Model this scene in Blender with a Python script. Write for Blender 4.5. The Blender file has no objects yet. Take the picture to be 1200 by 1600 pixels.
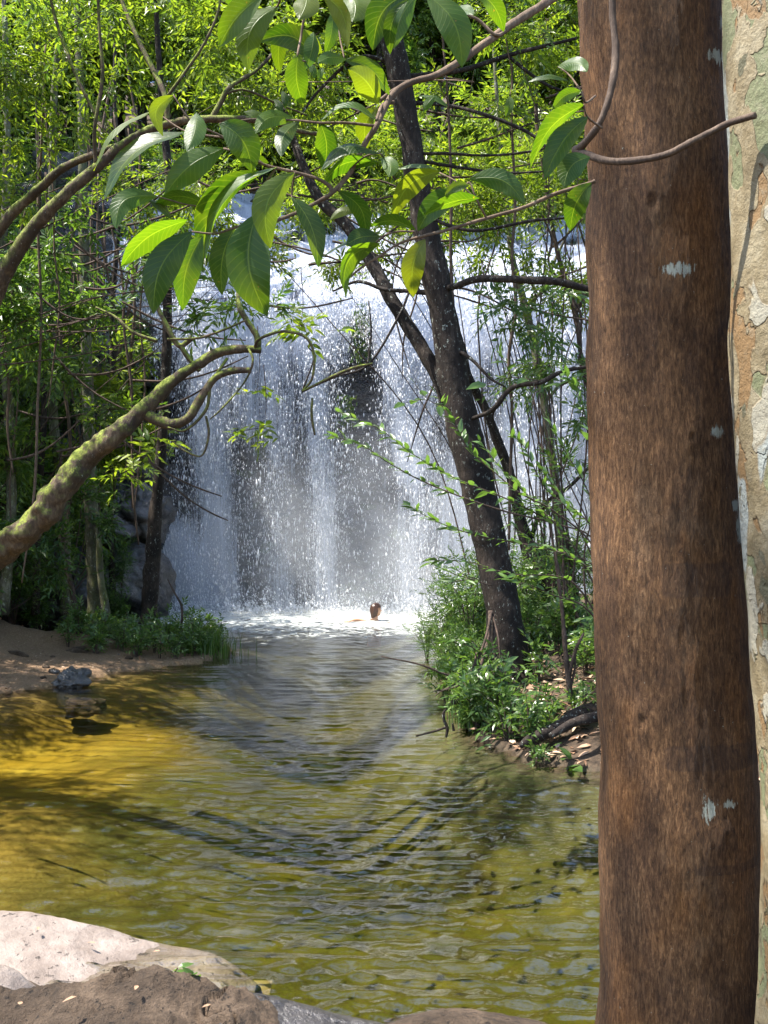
import bpy, math, random
import numpy as np
from mathutils import Vector, Matrix

sc = bpy.context.scene
R = math.radians
# ---------------------------------------------------------------- camera, sky, sun, exposure
cam_d = bpy.data.cameras.new('camera'); cam = bpy.data.objects.new('camera', cam_d)
sc.collection.objects.link(cam); sc.camera = cam
cam.location = (0, 0, 2.0); cam.rotation_euler = (R(90), 0, 0)
cam_d.sensor_fit = 'VERTICAL'; cam_d.sensor_height = 36.0; cam_d.lens = 40.5
cam_d.clip_start = 0.05; cam_d.clip_end = 1500
SUN_EL, SUN_AZ = 63.0, -94.0          # azimuth measured from +Y, negative = to the left
world = bpy.data.worlds.new('World'); sc.world = world; world.use_nodes = True
wn = world.node_tree; bg = wn.nodes['Background']
sky = wn.nodes.new('ShaderNodeTexSky'); sky.sky_type = 'NISHITA'; sky.sun_disc = False
sky.sun_elevation = R(SUN_EL); sky.sun_rotation = R(SUN_AZ); sky.air_density = 1.0; sky.dust_density = 1.0
wn.links.new(sky.outputs[0], bg.inputs[0]); bg.inputs[1].default_value = 0.15
sd = bpy.data.lights.new('sun', 'SUN'); sun = bpy.data.objects.new('sun', sd); sc.collection.objects.link(sun)
sd.energy = 5.0; sd.angle = R(0.5); sd.color = (1.0, 0.95, 0.86)
to_sun = Vector((math.sin(R(SUN_AZ)) * math.cos(R(SUN_EL)), math.cos(R(SUN_AZ)) * math.cos(R(SUN_EL)), math.sin(R(SUN_EL))))
sun.rotation_euler = to_sun.to_track_quat('Z', 'Y').to_euler(); sun.location = to_sun * 60
vs = sc.view_settings; sc.display_settings.display_device = 'sRGB'
vs.view_transform = 'Standard'; vs.look = 'None'; vs.gamma = 1.0; vs.use_curve_mapping = False; vs.exposure = 1.88
sc.render.engine = 'CYCLES'
cy = sc.cycles
cy.max_bounces = 8; cy.diffuse_bounces = 3; cy.glossy_bounces = 3; cy.transmission_bounces = 5; cy.volume_bounces = 1
cy.transparent_max_bounces = 24; cy.use_denoising = True; cy.sample_clamp_indirect = 6.0
cy.volume_step_rate = 4.0; cy.volume_max_steps = 64
try: cy.denoiser = 'OPENIMAGEDENOISE'
except Exception: pass
cy.caustics_reflective = False; cy.caustics_refractive = False

# ---------------------------------------------------------------- helpers
FX = 1800.0
def P(px, py, D):
    return np.array([(px - 600.0) * D / FX, D, 2.0 - (py - 800.0) * D / FX])
def pxm(n, D): return n * D / FX
rng = np.random.default_rng(7)

def _h(ix, iy, iz, s):
    n = (ix.astype(np.int64) * 374761393 + iy.astype(np.int64) * 668265263 + iz.astype(np.int64) * 2147483647 + s * 974634777) & 0xffffffff
    n = ((n ^ (n >> 13)) * 1274126177) & 0xffffffff
    n = ((n ^ (n >> 16)) * 2246822519) & 0xffffffff
    return ((n ^ (n >> 15)) & 0xffffff) / 16777215.0
def vnoise(p, s=0):
    p = np.asarray(p, float); i = np.floor(p).astype(np.int64); f = p - i; f = f * f * (3 - 2 * f)
    x, y, z = i[..., 0], i[..., 1], i[..., 2]; fx, fy, fz = f[..., 0], f[..., 1], f[..., 2]
    r = 0
    for dx in (0, 1):
        for dy in (0, 1):
            for dz in (0, 1):
                w = (fx if dx else 1 - fx) * (fy if dy else 1 - fy) * (fz if dz else 1 - fz)
                r = r + w * _h(x + dx, y + dy, z + dz, s)
    return r * 2 - 1
def fbm(p, o=4, s=0, g=0.5):
    a, r, p = 1.0, 0, np.asarray(p, float)
    for k in range(o):
        r = r + a * vnoise(p, s + k * 17); p = p * 2.03 + 5.1; a *= g
    return r
def st(*c): return np.stack(np.broadcast_arrays(*c), -1)
def sm(x, a, b):
    t = np.clip((np.asarray(x, float) - a) / (b - a), 0, 1); return t * t * (3 - 2 * t)
def nrm(v): return v / np.maximum(np.linalg.norm(v, axis=-1, keepdims=True), 1e-9)

C = sc.collection
def mesh_from(name, V, faces, mat=None, smooth=True, attrs=None):
    """faces: list of integer arrays (n,3) or (n,4)"""
    V = np.asarray(V, np.float32).reshape(-1, 3)
    fs = [np.asarray(f, np.int32) for f in faces if len(f)]
    m = bpy.data.meshes.new(name)
    m.vertices.add(len(V)); m.vertices.foreach_set('co', V.ravel())
    tot = np.concatenate([np.full(len(f), f.shape[1], np.int32) for f in fs])
    loops = np.concatenate([f.ravel() for f in fs])
    start = np.concatenate([[0], np.cumsum(tot)[:-1]]).astype(np.int32)
    m.loops.add(len(loops)); m.loops.foreach_set('vertex_index', loops)
    m.polygons.add(len(tot)); m.polygons.foreach_set('loop_start', start); m.polygons.foreach_set('loop_total', tot)
    m.polygons.foreach_set('use_smooth', np.full(len(tot), bool(smooth)))
    for k, a in (attrs or {}).items():
        a = np.asarray(a, np.float32)
        if a.ndim == 1:
            m.attributes.new(k, 'FLOAT', 'POINT').data.foreach_set('value', a)
        else:
            m.attributes.new(k, 'FLOAT_VECTOR', 'POINT').data.foreach_set('vector', a.ravel())
    m.update(calc_edges=True); m.validate()
    for x in (mat if isinstance(mat, (list, tuple)) else [mat]):
        if x: m.materials.append(x)
    return m
def link(name, data, parent=None, label=None, cat=None, group=None, kind=None, loc=None):
    o = bpy.data.objects.new(name, data); C.objects.link(o)
    if parent is not None:
        o.parent = parent
    if loc is not None: o.location = loc
    if label: o['label'] = label
    if cat: o['category'] = cat
    if group: o['group'] = group
    if kind: o['kind'] = kind
    return o
def thing(name, label, cat, loc, group=None):
    return link(name, None, None, label, cat, group, None, tuple(loc))
def part(name, parent, V, faces, mat, **k):
    """V in world coordinates; stored relative to the parent's origin"""
    V = np.asarray(V, float) - np.array(parent.location) if parent is not None else V
    sm_ = k.pop('smooth', True); at = k.pop('attrs', None)
    return link(name, mesh_from(name, V, faces, mat, sm_, at), parent, **k)
def solo(name, label, cat, V, faces, mat, loc=None, group=None, kind=None, smooth=True, attrs=None):
    V = np.asarray(V, float)
    if loc is None: loc = V.mean(0); loc[2] = V[:, 2].min()
    return link(name, mesh_from(name, V - loc, faces, mat, smooth, attrs), None, label, cat, group, kind, tuple(loc))

def spline(pts, n):
    """Catmull-Rom through rows of pts (any number of columns) -> n rows"""
    p = np.asarray(pts, float)
    if len(p) < 3:
        t = np.linspace(0, 1, n)[:, None]; return p[0] * (1 - t) + p[-1] * t
    q = np.vstack([2 * p[0] - p[1], p, 2 * p[-1] - p[-2]])
    t = np.linspace(0, len(p) - 1 - 1e-6, n); i = t.astype(int); f = (t - i)[:, None]
    a, b, c, d = q[i], q[i + 1], q[i + 2], q[i + 3]
    return 0.5 * (2 * b + (c - a) * f + (2 * a - 5 * b + 4 * c - d) * f ** 2 + (3 * b - a - 3 * c + d) * f ** 3)
class MB:
    def __init__(s): s.V = []; s.F = []; s.n = 0; s.A = []
    def add(s, V, F, A=None):
        V = np.asarray(V, float); s.V.append(V)
        for f in F:
            if len(f): s.F.append(np.asarray(f) + s.n)
        s.n += len(V)
        if A is not None: s.A.append(A)
        return s
    def tube(s, path, rad, sides=8, n=None, rough=0.0, seed=0, cap=True, knob=1.0):
        path = np.asarray(path, float); rad = np.broadcast_to(np.asarray(rad, float), (len(path),))
        if n:
            q = spline(np.column_stack([path, rad]), n); path, rad = q[:, :3], np.maximum(q[:, 3], 1e-4)
        t = nrm(np.gradient(path, axis=0)); N = len(path)
        up = np.array([0, 0, 1.0]) if abs(t[0][2]) < .9 else np.array([1.0, 0, 0])
        u = np.zeros_like(t); u[0] = nrm(np.cross(t[0], up))
        for i in range(1, N):
            w = u[i - 1] - t[i] * np.dot(u[i - 1], t[i]); u[i] = w / max(np.linalg.norm(w), 1e-9)
        v = np.cross(t, u)
        a = np.linspace(0, 2 * np.pi, sides, endpoint=False)
        rr = rad[:, None] * np.ones(sides)[None]
        ring = u[:, None] * np.cos(a)[None, :, None] + v[:, None] * np.sin(a)[None, :, None]
        if rough:
            q = path[:, None] + ring * rad[:, None, None]
            rr = rr * (1 + rough * fbm(q / (np.mean(rad) * knob * 2.2), 3, seed))
        V = (path[:, None] + ring * rr[:, :, None]).reshape(-1, 3)
        i = np.arange(N - 1)[:, None] * sides; j = np.arange(sides)[None]; k = (j + 1) % sides
        F = np.stack(np.broadcast_arrays(i + j, i + k, i + sides + k, i + sides + j), -1).reshape(-1, 4)
        fs = [F]
        if cap:
            V = np.vstack([V, path[0], path[-1]]); c0, c1 = len(V) - 2, len(V) - 1; j = np.arange(sides); k = (j + 1) % sides
            fs += [np.column_stack([k, j, np.full(sides, c0)]), np.column_stack([(N - 1) * sides + j, (N - 1) * sides + k, np.full(sides, c1)])]
        s.add(V, fs); return s
    def part(s, name, parent, mat, **k): return part(name, parent, np.vstack(s.V), s.F, mat, **k)
    def solo(s, name, label, cat, mat, **k): return solo(name, label, cat, np.vstack(s.V), s.F, mat, **k)
def grid_faces(nu, nv):
    i = np.arange(nu - 1)[:, None] * nv; j = np.arange(nv - 1)[None]
    return np.stack([i + j, i + j + 1, i + nv + j + 1, i + nv + j], -1).reshape(-1, 4)
def leaves(base, d, nm, L, W, kind='dia', droop=0.12, fold=0.18):
    """batch of leaves: base, direction, normal (N,3), length, width (N,)"""
    d = nrm(d); sd_ = nrm(np.cross(nm, d)); nm = np.cross(d, sd_); N = len(base)
    L = np.broadcast_to(L, (N,))[:, None]; W = np.broadcast_to(W, (N,))[:, None]
    def at(x, y, z): return base + d * (x * L) + sd_ * (y * W) + nm * (z * L)
    if kind == 'dia':
        V = np.stack([at(0, 0, 0), at(.42, .5, fold * .3 - droop * .18), at(1, 0, -droop), at(.42, -.5, fold * .3 - droop * .18)], 1)
        b = np.arange(N)[:, None] * 4
        F = np.concatenate([b + [0, 2, 1], b + [0, 3, 2]])
        return V.reshape(-1, 3), [F]
    f = fold * .25
    V = np.stack([at(0, 0, 0), at(.3, 0, .03), at(.28, .5, f), at(.28, -.5, f), at(.66, 0, -droop * .4), at(.64, .4, f - droop * .4),
                  at(.64, -.4, f - droop * .4), at(1, 0, -droop)], 1)
    b = np.arange(N)[:, None] * 8
    return V.reshape(-1, 3), [np.concatenate([b + [0, 1, 2], b + [0, 3, 1], b + [5, 4, 7], b + [4, 6, 7]]),
                              np.concatenate([b + [1, 4, 5, 2], b + [1, 3, 6, 4]])]
def spray_points(pos, dr, ln, K, leafL, r, upn=0.55, ang=52, jit=.28):
    """leaf bases/dirs/normals along N twigs; returns arrays (N*K,...)"""
    N = len(pos); dr = nrm(dr)
    t = (np.arange(K)[None] + .6 + r.uniform(-.2, .2, (N, K))) / K
    upv = nrm(np.array([0, 0, 1.0]) + r.normal(0, upn * .5, (N, 3)))
    side = nrm(np.cross(dr, upv)); upv = np.cross(side, dr)
    sg = np.where(np.arange(K) % 2 == 0, 1.0, -1.0)[None, :, None]
    a = R(ang) * (1 - .45 * t)[:, :, None]
    base = pos[:, None] + dr[:, None] * (t * ln[:, None])[:, :, None] + np.array([0, 0, -1.0]) * (t ** 2 * ln[:, None] * .18)[:, :, None]
    d = dr[:, None] * np.cos(a) + side[:, None] * sg * np.sin(a) + r.normal(0, jit * .6, (N, K, 3)); d[..., 2] -= .12
    n = upv[:, None] + r.normal(0, jit, (N, K, 3))
    Lf = leafL * r.uniform(.65, 1.15, (N, K)) * (1.05 - .3 * np.abs(t - .5))
    f = lambda x: x.reshape(-1, *x.shape[2:])
    return f(base), f(d), f(n), f(Lf)

# ---------------------------------------------------------------- material helpers
class NT:
    def __init__(s, name):
        s.m = bpy.data.materials.new(name); s.m.use_nodes = True; s.t = s.m.node_tree; s.t.nodes.clear()
        s.out = s.t.nodes.new('ShaderNodeOutputMaterial')
    def n(s, typ, ins=None, **kw):
        x = s.t.nodes.new(typ)
        for k, v in kw.items(): setattr(x, k, v)
        for k, v in (ins or {}).items():
            if isinstance(v, bpy.types.NodeSocket): s.t.links.new(v, x.inputs[k])
            elif v is not None: x.inputs[k].default_value = v
        return x
    def pos(s): return s.n('ShaderNodeNewGeometry').outputs['Position']
    def obj(s): return s.n('ShaderNodeTexCoord').outputs['Object']
    def island(s): return s.n('ShaderNodeNewGeometry').outputs['Random Per Island']
    def attr(s, name, vec=False): return s.n('ShaderNodeAttribute', attribute_name=name).outputs['Vector' if vec else 'Fac']
    def map(s, v, scale=(1, 1, 1), loc=(0, 0, 0), rot=(0, 0, 0)):
        return s.n('ShaderNodeMapping', {'Vector': v, 'Scale': scale, 'Location': loc, 'Rotation': rot}).outputs[0]
    def noise(s, v, scale=5, detail=4, rough=.55, dist=0): return s.n('ShaderNodeTexNoise', {'Vector': v, 'Scale': scale, 'Detail': detail, 'Roughness': rough, 'Distortion': dist}).outputs[0]
    def vor(s, v, scale=5, feature='F1', out='Distance', rnd=1): return s.n('ShaderNodeTexVoronoi', {'Vector': v, 'Scale': scale, 'Randomness': rnd}, feature=feature).outputs[out]
    def ma(s, op, a, b=None, c=None, clamp=False):
        x = s.n('ShaderNodeMath', operation=op, use_clamp=clamp)
        for i, v in enumerate((a, b, c)):
            if v is None: continue
            if isinstance(v, bpy.types.NodeSocket): s.t.links.new(v, x.inputs[i])
            else: x.inputs[i].default_value = v
        return x.outputs[0]
    def ramp(s, f, stops, interp='LINEAR'):
        x = s.n('ShaderNodeValToRGB', {'Fac': f}); cr = x.color_ramp; cr.interpolation = interp
        while len(cr.elements) < len(stops): cr.elements.new(.5)
        for e, (p, c) in zip(cr.elements, stops):
            e.position = p; e.color = (*c, 1) if hasattr(c, '__len__') else (c, c, c, 1)
        return x.outputs[0]
    def mr(s, v, a, b, c=0., d=1., smooth=True):
        return s.n('ShaderNodeMapRange', {'Value': v, 'From Min': a, 'From Max': b, 'To Min': c, 'To Max': d}, interpolation_type='SMOOTHSTEP' if smooth else 'LINEAR').outputs[0]
    def mix(s, f, a, b, blend='MIX'):
        x = s.n('ShaderNodeMix', data_type='RGBA', blend_type=blend, clamp_factor=True)
        for i, v in ((0, f), (6, a), (7, b)):
            if isinstance(v, bpy.types.NodeSocket): s.t.links.new(v, x.inputs[i])
            elif i == 0: x.inputs[0].default_value = v
            else: x.inputs[i].default_value = (*v, 1) if len(v) == 3 else v
        return x.outputs[2]
    def bump(s, h, strength=.5, dist=.01, normal=None): return s.n('ShaderNodeBump', {'Height': h, 'Strength': strength, 'Distance': dist, 'Normal': normal}).outputs[0]
    def bsdf(s, col, rough=.7, normal=None, spec=.4, **k):
        ins = {'Base Color': col if isinstance(col, bpy.types.NodeSocket) else (*col, 1), 'Roughness': rough, 'Normal': normal, 'Specular IOR Level': spec}
        ins.update(k); return s.n('ShaderNodeBsdfPrincipled', ins).outputs[0]
    def sh(s, a, b, f): return s.n('ShaderNodeMixShader', {0: f, 1: a, 2: b}).outputs[0]
    def end(s, shader, vol=None, disp=None):
        s.t.links.new(shader, s.out.inputs[0])
        if vol is not None: s.t.links.new(vol, s.out.inputs[1])
        return s.m

def leaf_mat(name, dark, mid, light, trans=.45, tcol=(1.25, 1.35, .45), rough=.38, spec=.5):
    t = NT(name); r = t.island()
    c = t.ramp(r, [(0, dark), (.55, mid), (1, light)])
    tc = t.mix(1.0, c, tcol, 'MULTIPLY'); tc = t.mix(.35, tc, t.ramp(r, [(0, mid), (1, light)]), 'ADD')
    b = t.bsdf(c, rough, None, spec)
    tr = t.n('ShaderNodeBsdfTranslucent', {'Color': tc}).outputs[0]
    return t.end(t.sh(b, tr, trans))
M = {}
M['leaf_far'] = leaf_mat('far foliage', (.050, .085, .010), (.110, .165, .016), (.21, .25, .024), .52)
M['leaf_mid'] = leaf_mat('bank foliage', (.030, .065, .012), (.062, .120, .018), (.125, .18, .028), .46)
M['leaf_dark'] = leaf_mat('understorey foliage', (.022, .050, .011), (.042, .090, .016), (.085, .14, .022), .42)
M['leaf_spray'] = leaf_mat('shrub foliage', (.036, .080, .020), (.070, .13, .030), (.13, .19, .045), .42, rough=.3, spec=.6)
M['grass'] = leaf_mat('grass blades', (.035, .075, .012), (.06, .12, .02), (.11, .16, .03), .4)
def litter_mat():
    t = NT('fallen leaves'); c = t.ramp(t.island(), [(0, (.10, .05, .028)), (.4, (.20, .11, .06)), (.75, (.30, .19, .12)), (1, (.40, .29, .20))])
    return t.end(t.bsdf(c, .6))
M['litter'] = litter_mat()
def bark_mat(name, c1, c2, c3, scale=1., moss=0., lich=0., bumpd=.01):
    t = NT(name); p = t.pos(); ps = t.map(p, (1, 1, .3))
    n1 = t.noise(ps, 28 * scale, 6, .65); n2 = t.noise(p, 3.2 * scale, 4, .6)
    c = t.ramp(n1, [(.3, c1), (.5, c2), (.72, c3)]); c = t.mix(t.mr(n2, .35, .7), c, c1)
    if lich:
        l = t.mr(t.noise(t.map(p, (1, 1, .6)), 34 * scale, 5, .75), .66 - lich * .12, .72 - lich * .12); l = t.ma('MULTIPLY', l, t.mr(t.noise(p, 4.0, 3), .4, .6, .15, 1)); c = t.mix(t.ma('MULTIPLY', l, .8), c, (.36, .38, .33))
    if moss:
        up = t.n('ShaderNodeSeparateXYZ', {0: t.n('ShaderNodeNewGeometry').outputs['Normal']}).outputs[2]
        mk = t.ma('MULTIPLY', t.mr(up, -.45, .5), t.mr(t.noise(p, 7 * scale, 6, .75), .42, .56))
        c = t.mix(t.ma('MULTIPLY', mk, moss), c, t.ramp(t.noise(p, 60, 3), [(.3, (.06, .080, .010)), (.7, (.21, .24, .035))]))
    h = t.ma('ADD', n1, t.noise(ps, 90 * scale, 4, .7))
    return t.end(t.bsdf(c, .85, t.bump(h, .9, bumpd), .25))
M['bark_dark'] = bark_mat('dark lichen bark', (.008, .005, .004), (.024, .016, .012), (.062, .047, .036), 1, 0, .6)
M['bark_pale'] = bark_mat('pale lichen bark', (.04, .035, .024), (.11, .10, .072), (.24, .22, .17), 1, .5, .8)
M['bark_moss'] = bark_mat('mossy bark', (.028, .018, .012), (.070, .046, .028), (.15, .11, .072), 1.2, 1., .2)
M['bark_brown'] = bark_mat('warm brown bark', (.035, .024, .015), (.085, .060, .038), (.17, .125, .085), 1, .25, .2)
M['twig'] = bark_mat('twig bark', (.035, .024, .018), (.085, .055, .042), (.17, .12, .095), 3)
M['twig_front'] = bark_mat('smooth twig bark', (.08, .052, .034), (.15, .10, .065), (.24, .17, .12), 6, bumpd=.001)
M['vine'] = bark_mat('vine bark', (.055, .036, .026), (.10, .068, .048), (.17, .12, .085), 6, bumpd=.002)
# ---------------------------------------------------------------- terrain
POOL = np.array([(-9, 4.6), (-2.6, 5.3), (-1.2, 4.7), (-0.5, 4.1), (0.5, 3.6), (1.5, 3.1), (3.2, 3.0), (3.5, 6), (2.7, 8.0), (1.9, 8.7), (1.2, 9.2), (.85, 10.1),
                 (.68, 12), (.75, 14), (.85, 17), (.95, 19.5), (1.3, 21.2), (2.4, 22.4), (7, 23), (9, 27), (-8, 27), (-6.9, 22.2), (-9, 20.2), (-9, 18.4),
                 (-6.2, 18.0), (-4.7, 17.7), (-3.0, 17.6), (-2.35, 17.2), (-2.15, 16.2), (-2.5, 15.2), (-3.3, 14.5), (-3.6, 13.7), (-4.3, 12.6), (-5.6, 11.6), (-9, 10.5), (-12, 7)], float)
def sdf(x, y):
    p = np.stack([np.ravel(x), np.ravel(y)], -1); a = POOL; b = np.roll(POOL, -1, 0)
    dmin = np.full(len(p), 1e9); inside = np.zeros(len(p), bool)
    for i in range(len(a)):
        e = b[i] - a[i]; w = p - a[i]; t = np.clip((w @ e) / (e @ e), 0, 1)
        dmin = np.minimum(dmin, np.hypot(*(w - t[:, None] * e).T))
        c = (a[i, 1] > p[:, 1]) != (b[i, 1] > p[:, 1])
        xi = a[i, 0] + (p[:, 1] - a[i, 1]) / (e[1] if abs(e[1]) > 1e-9 else 1e-9) * e[0]
        inside ^= c & (p[:, 0] < xi)
    return np.where(inside, -dmin, dmin).reshape(np.shape(x))
def H(x, y, fine=True):
    x = np.asarray(x, float); y = np.asarray(y, float); s = sdf(x, y)
    left = sm(-x, 2, 4)
    depth = -.04 - (1 - .55 * sm(-y, -6.3, -5.0)) * (.24 + .60 * sm(x, -3.0, -.2) * (1 - .7 * sm(y, 13.5, 17))) * sm(-s, 0, 1.5) + .07 * fbm(st(x * .7, y * .5, 0 * x), 3, 3) * sm(-s, .3, 1.5)
    depth -= .22 * sm(y, 9.5, 10.8) * (1 - sm(y, 11.8, 13.5)) * left * sm(-s, .3, 1.2)
    sand = .03 + .09 * sm(s, 0, 1.0)
    bank = .05 + .42 * sm(s, 0, 1.3) + .07 * np.maximum(s - 1.6, 0)
    isand = sm(-x, 2.0, 3.0) * sm(y, 10.5, 12) * (1 - sm(y, 17.6, 18.2)) * (1 - sm(s, 1.0, 2.4)) 
    land = bank * (1 - isand) + sand * isand
    steep = sm(-x, 5.4, 8.5) * sm(y, 15, 19) * 2.0 + sm(x, 5, 9) * sm(y, 14, 19) * .5
    land += steep * sm(s, .3, 2.5) * np.clip(s, 0, 6)
    land = np.where(y < 5, np.minimum(land, .22), land)
    n = fbm(st(x * 1.7, y * 1.7, 0 * x), 4, 9) * .05 + (fbm(st(x * 7, y * 7, 0 * x), 3, 4) * .018 if fine else 0)
    land += n * (1 - .75 * isand) * sm(s, 0, .4)
    z = np.where(s < 0, depth, land)
    hill = 9.3 + np.maximum(y - 27.6, 0) * .42 + fbm(st(x * .12, y * .12, 0 * x), 3, 21) * 1.0 - 12 * sm(y, 85, 200) * 0
    k = sm(y, 25.4, 27.8)
    side = np.maximum(sm(-x, 7.5, 12), sm(x, 9, 14)); k = np.maximum(k, side * sm(y, 21, 29))
    hill = np.where(y > 90, hill[()] * 0 + 9.3 + 61 * .42, hill)
    return np.where(z > hill, z, z * (1 - k) + hill * k)
def Hs(x, y): return float(H(np.array([x]), np.array([y]))[0])
def axis(*seg):
    out = []
    for a, b, d in seg: out += list(np.arange(a, b, d))
    return np.array(out + [seg[-1][1]])
gx = axis((-400, -60, 40), (-60, -14, 2), (-14, -7.5, .4), (-7.5, 4.5, .09), (4.5, 14, .35), (14, 60, 2), (60, 400, 40))
gy = axis((-400, -40, 40), (-40, -4, 3), (-4, 2, .4), (2, 21, .09), (21, 32, .3), (32, 92, 1.2), (92, 400, 40))
X, Y = np.meshgrid(gx, gy, indexing='ij'); Z = H(X, Y)
gt = NT('ground soil and sand'); p = gt.pos(); sep = gt.n('ShaderNodeSeparateXYZ', {0: p})
w = gt.attr('wet'); sandm = gt.attr('sand'); lit = gt.attr('litter')
sandc = gt.ramp(gt.noise(p, 55, 5, .7), [(.3, (.09, .050, .026)), (.5, (.17, .105, .060)), (.7, (.27, .185, .115))])
bed = gt.ramp(gt.noise(gt.map(p, (1, .7, 1)), 1.1, 5, .6, .5), [(.32, (.20, .135, .045)), (.5, (.36, .245, .075)), (.7, (.48, .36, .15))])
bed = gt.mix(gt.mr(gt.noise(p, 6, 5, .7), .45, .75, 0, .45), bed, (.10, .085, .02));
soil = gt.ramp(gt.noise(p, 18, 6, .7), [(.3, (.020, .014, .009)), (.55, (.055, .036, .022)), (.75, (.12, .075, .045))])
soil = gt.mix(gt.mr(gt.noise(p, 3.0, 4), .55, .66, 0, .4), soil, (.028, .040, .012))
bed = gt.mix(gt.mr(gt.ma('ADD', sep.outputs[0], gt.ma('MULTIPLY', gt.noise(p, .6, 3), 2.2)), -2.4, -.6, 0, .97), bed, gt.ramp(gt.noise(p, 2.2, 6, .65), [(.35, (.030, .034, .018)), (.6, (.068, .066, .034)), (.75, (.14, .12, .065))]))  # right side of the bed painted darker green, standing in for canopy shade
bed = gt.mix(gt.ma('MULTIPLY', gt.mr(gt.ma('ADD', sep.outputs[1], gt.noise(p, .8, 3)), 6.6, 5.2), gt.mr(sep.outputs[0], -3, -1.5)), bed, gt.ramp(gt.noise(p, 5, 5, .6), [(.35, (.16, .10, .06)), (.65, (.34, .24, .17))]))
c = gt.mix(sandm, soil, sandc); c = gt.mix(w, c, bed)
vb = gt.vor(p, 26, 'F1'); h = gt.ma('ADD', gt.noise(p, 40, 6, .7), gt.ma('MULTIPLY', vb, .5))
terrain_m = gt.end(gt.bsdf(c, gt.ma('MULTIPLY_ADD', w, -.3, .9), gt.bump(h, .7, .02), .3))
S = sdf(X, Y)
isand = (sm(-X, 1.6, 2.6) * sm(Y, 9, 11) * (1 - sm(Y, 17.8, 18.4)) * (1 - sm(S, 1.6, 2.6)))
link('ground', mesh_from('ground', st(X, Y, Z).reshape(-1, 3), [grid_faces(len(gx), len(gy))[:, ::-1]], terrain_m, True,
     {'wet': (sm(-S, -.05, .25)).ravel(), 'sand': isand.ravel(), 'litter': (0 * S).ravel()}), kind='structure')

# ---------------------------------------------------------------- pool water
wx = axis((-13, -7, .5), (-7, -4.2, .08), (-4.2, 4.2, .038), (4.2, 9, .4)); wy = axis((2.6, 9, .020), (9, 12, .03), (12, 18, .05), (18, 27, .06))
WX, WY = np.meshgrid(wx, wy, indexing='ij'); wz = 0 * WX; wr = np.random.default_rng(5)
for k in range(46):
    lam = wr.uniform(.085, .26) if k % 3 else wr.uniform(.3, .9); kk = 2 * np.pi / lam
    cx, cy_ = wr.uniform(-5, 5), wr.uniform(23, 42)
    if k % 5 == 4: cx, cy_ = wr.uniform(-16, -8), wr.uniform(9, 20)
    d = np.hypot(WX - cx, WY - cy_) + .10 * fbm(st(WX * .55, WY * .55, 0 * WX + k), 2, k)
    amp = (.072 if lam < .27 else .022) / kk
    env = .35 + .75 * sm(fbm(st(WX * .35, WY * .35, 0 * WX + 9.3 * k), 2, 40 + k), -.5, .7)
    ph = kk * d + wr.uniform(0, 6.28); wz += amp * env * (1 if lam > .16 else 1 - sm(WY, 9.5, 12.5)) * (np.sin(ph) + .22 * np.sin(2 * ph + .4))
for k in range(16):
    lam = wr.uniform(.075, .19); kk = 2 * np.pi / lam; th = wr.normal(-1.57, .55); d = WX * math.cos(th) + WY * math.sin(th) + .07 * fbm(st(WX * 1.3, WY * 1.3, 0 * WX + k), 2, 200 + k)
    env = sm(fbm(st(WX * .8, WY * .8, 0 * WX + 3.3 * k), 2, 240 + k), -.35, .6); wz += .060 / kk * env * np.sin(kk * d + wr.uniform(0, 6.28)) * (1 - sm(WY, 8.5, 12))
calm = (.40 + .60 * sm(WX, -4.0, -1.2)) * (1 - .22 * sm(WY, 8, 13)); wz *= calm
wz += (.011 * fbm(st(WX * 5, WY * 6, 0 * WX), 3, 77) + .012 * fbm(st(WX * 2, WY * 2.6, 0 * WX), 2, 78)) * sm(WY, 16.5, 22)
top = st(WX, WY, wz).reshape(-1, 3); nx, ny = len(wx), len(wy)
bot = top.copy(); bot[:, 2] = -2.2
TI = np.arange(nx * ny).reshape(nx, ny); B0 = nx * ny
per = np.concatenate([TI[:-1, 0], TI[-1, :-1], TI[1:, -1][::-1], TI[0, 1:][::-1]])
pb = B0 + np.arange(len(per)); per2 = np.roll(per, -1); pb2 = np.roll(pb, -1)
V = np.vstack([top, bot[per], [[-2, 15, -2.2]]]); cc = len(V) - 1
wt = NT('clear tannin water'); p = wt.pos()
fine = wt.noise(wt.map(p, (3.2, 8.5, 1)), 1.5, 5, .60, .3); fine2 = wt.noise(wt.map(p, (6, 15, 1), rot=(0, 0, .25)), 2.2, 3, .55)
sx = wt.n('ShaderNodeSeparateXYZ', {0: p})
agit = wt.ma('MULTIPLY', wt.mr(sx.outputs[1], 16.5, 22.5), wt.mr(sx.outputs[0], -6.0, -4.6))
hh = wt.ma('ADD', fine, wt.ma('MULTIPLY', fine2, wt.ma('MULTIPLY_ADD', agit, 1.6, .35)))
nb = wt.bump(hh, .05, .045)
fr = wt.n('ShaderNodeFresnel', {'IOR': 1.75, 'Normal': nb}).outputs[0]
tr = wt.n('ShaderNodeBsdfTransparent', {'Color': (.97, .97, .95, 1)}).outputs[0]
gl = wt.n('ShaderNodeBsdfGlossy', {'Color': (1, 1, 1, 1), 'Roughness': .03, 'Normal': nb}).outputs[0]
surf = wt.sh(tr, gl, fr)
fo = wt.n('ShaderNodeBsdfPrincipled', {'Base Color': (.50, .52, .50, 1), 'Roughness': .6, 'Normal': wt.bump(wt.noise(p, 14, 4), .8, .06)}).outputs[0]
edge = wt.ma('ADD', sx.outputs[1], wt.ma('MULTIPLY', wt.noise(p, .5, 3), 2.2))
fm = wt.ma('MULTIPLY', wt.mr(edge, 16.6, 23.8), wt.mr(sx.outputs[0], -5.4, -4.4))
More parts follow.
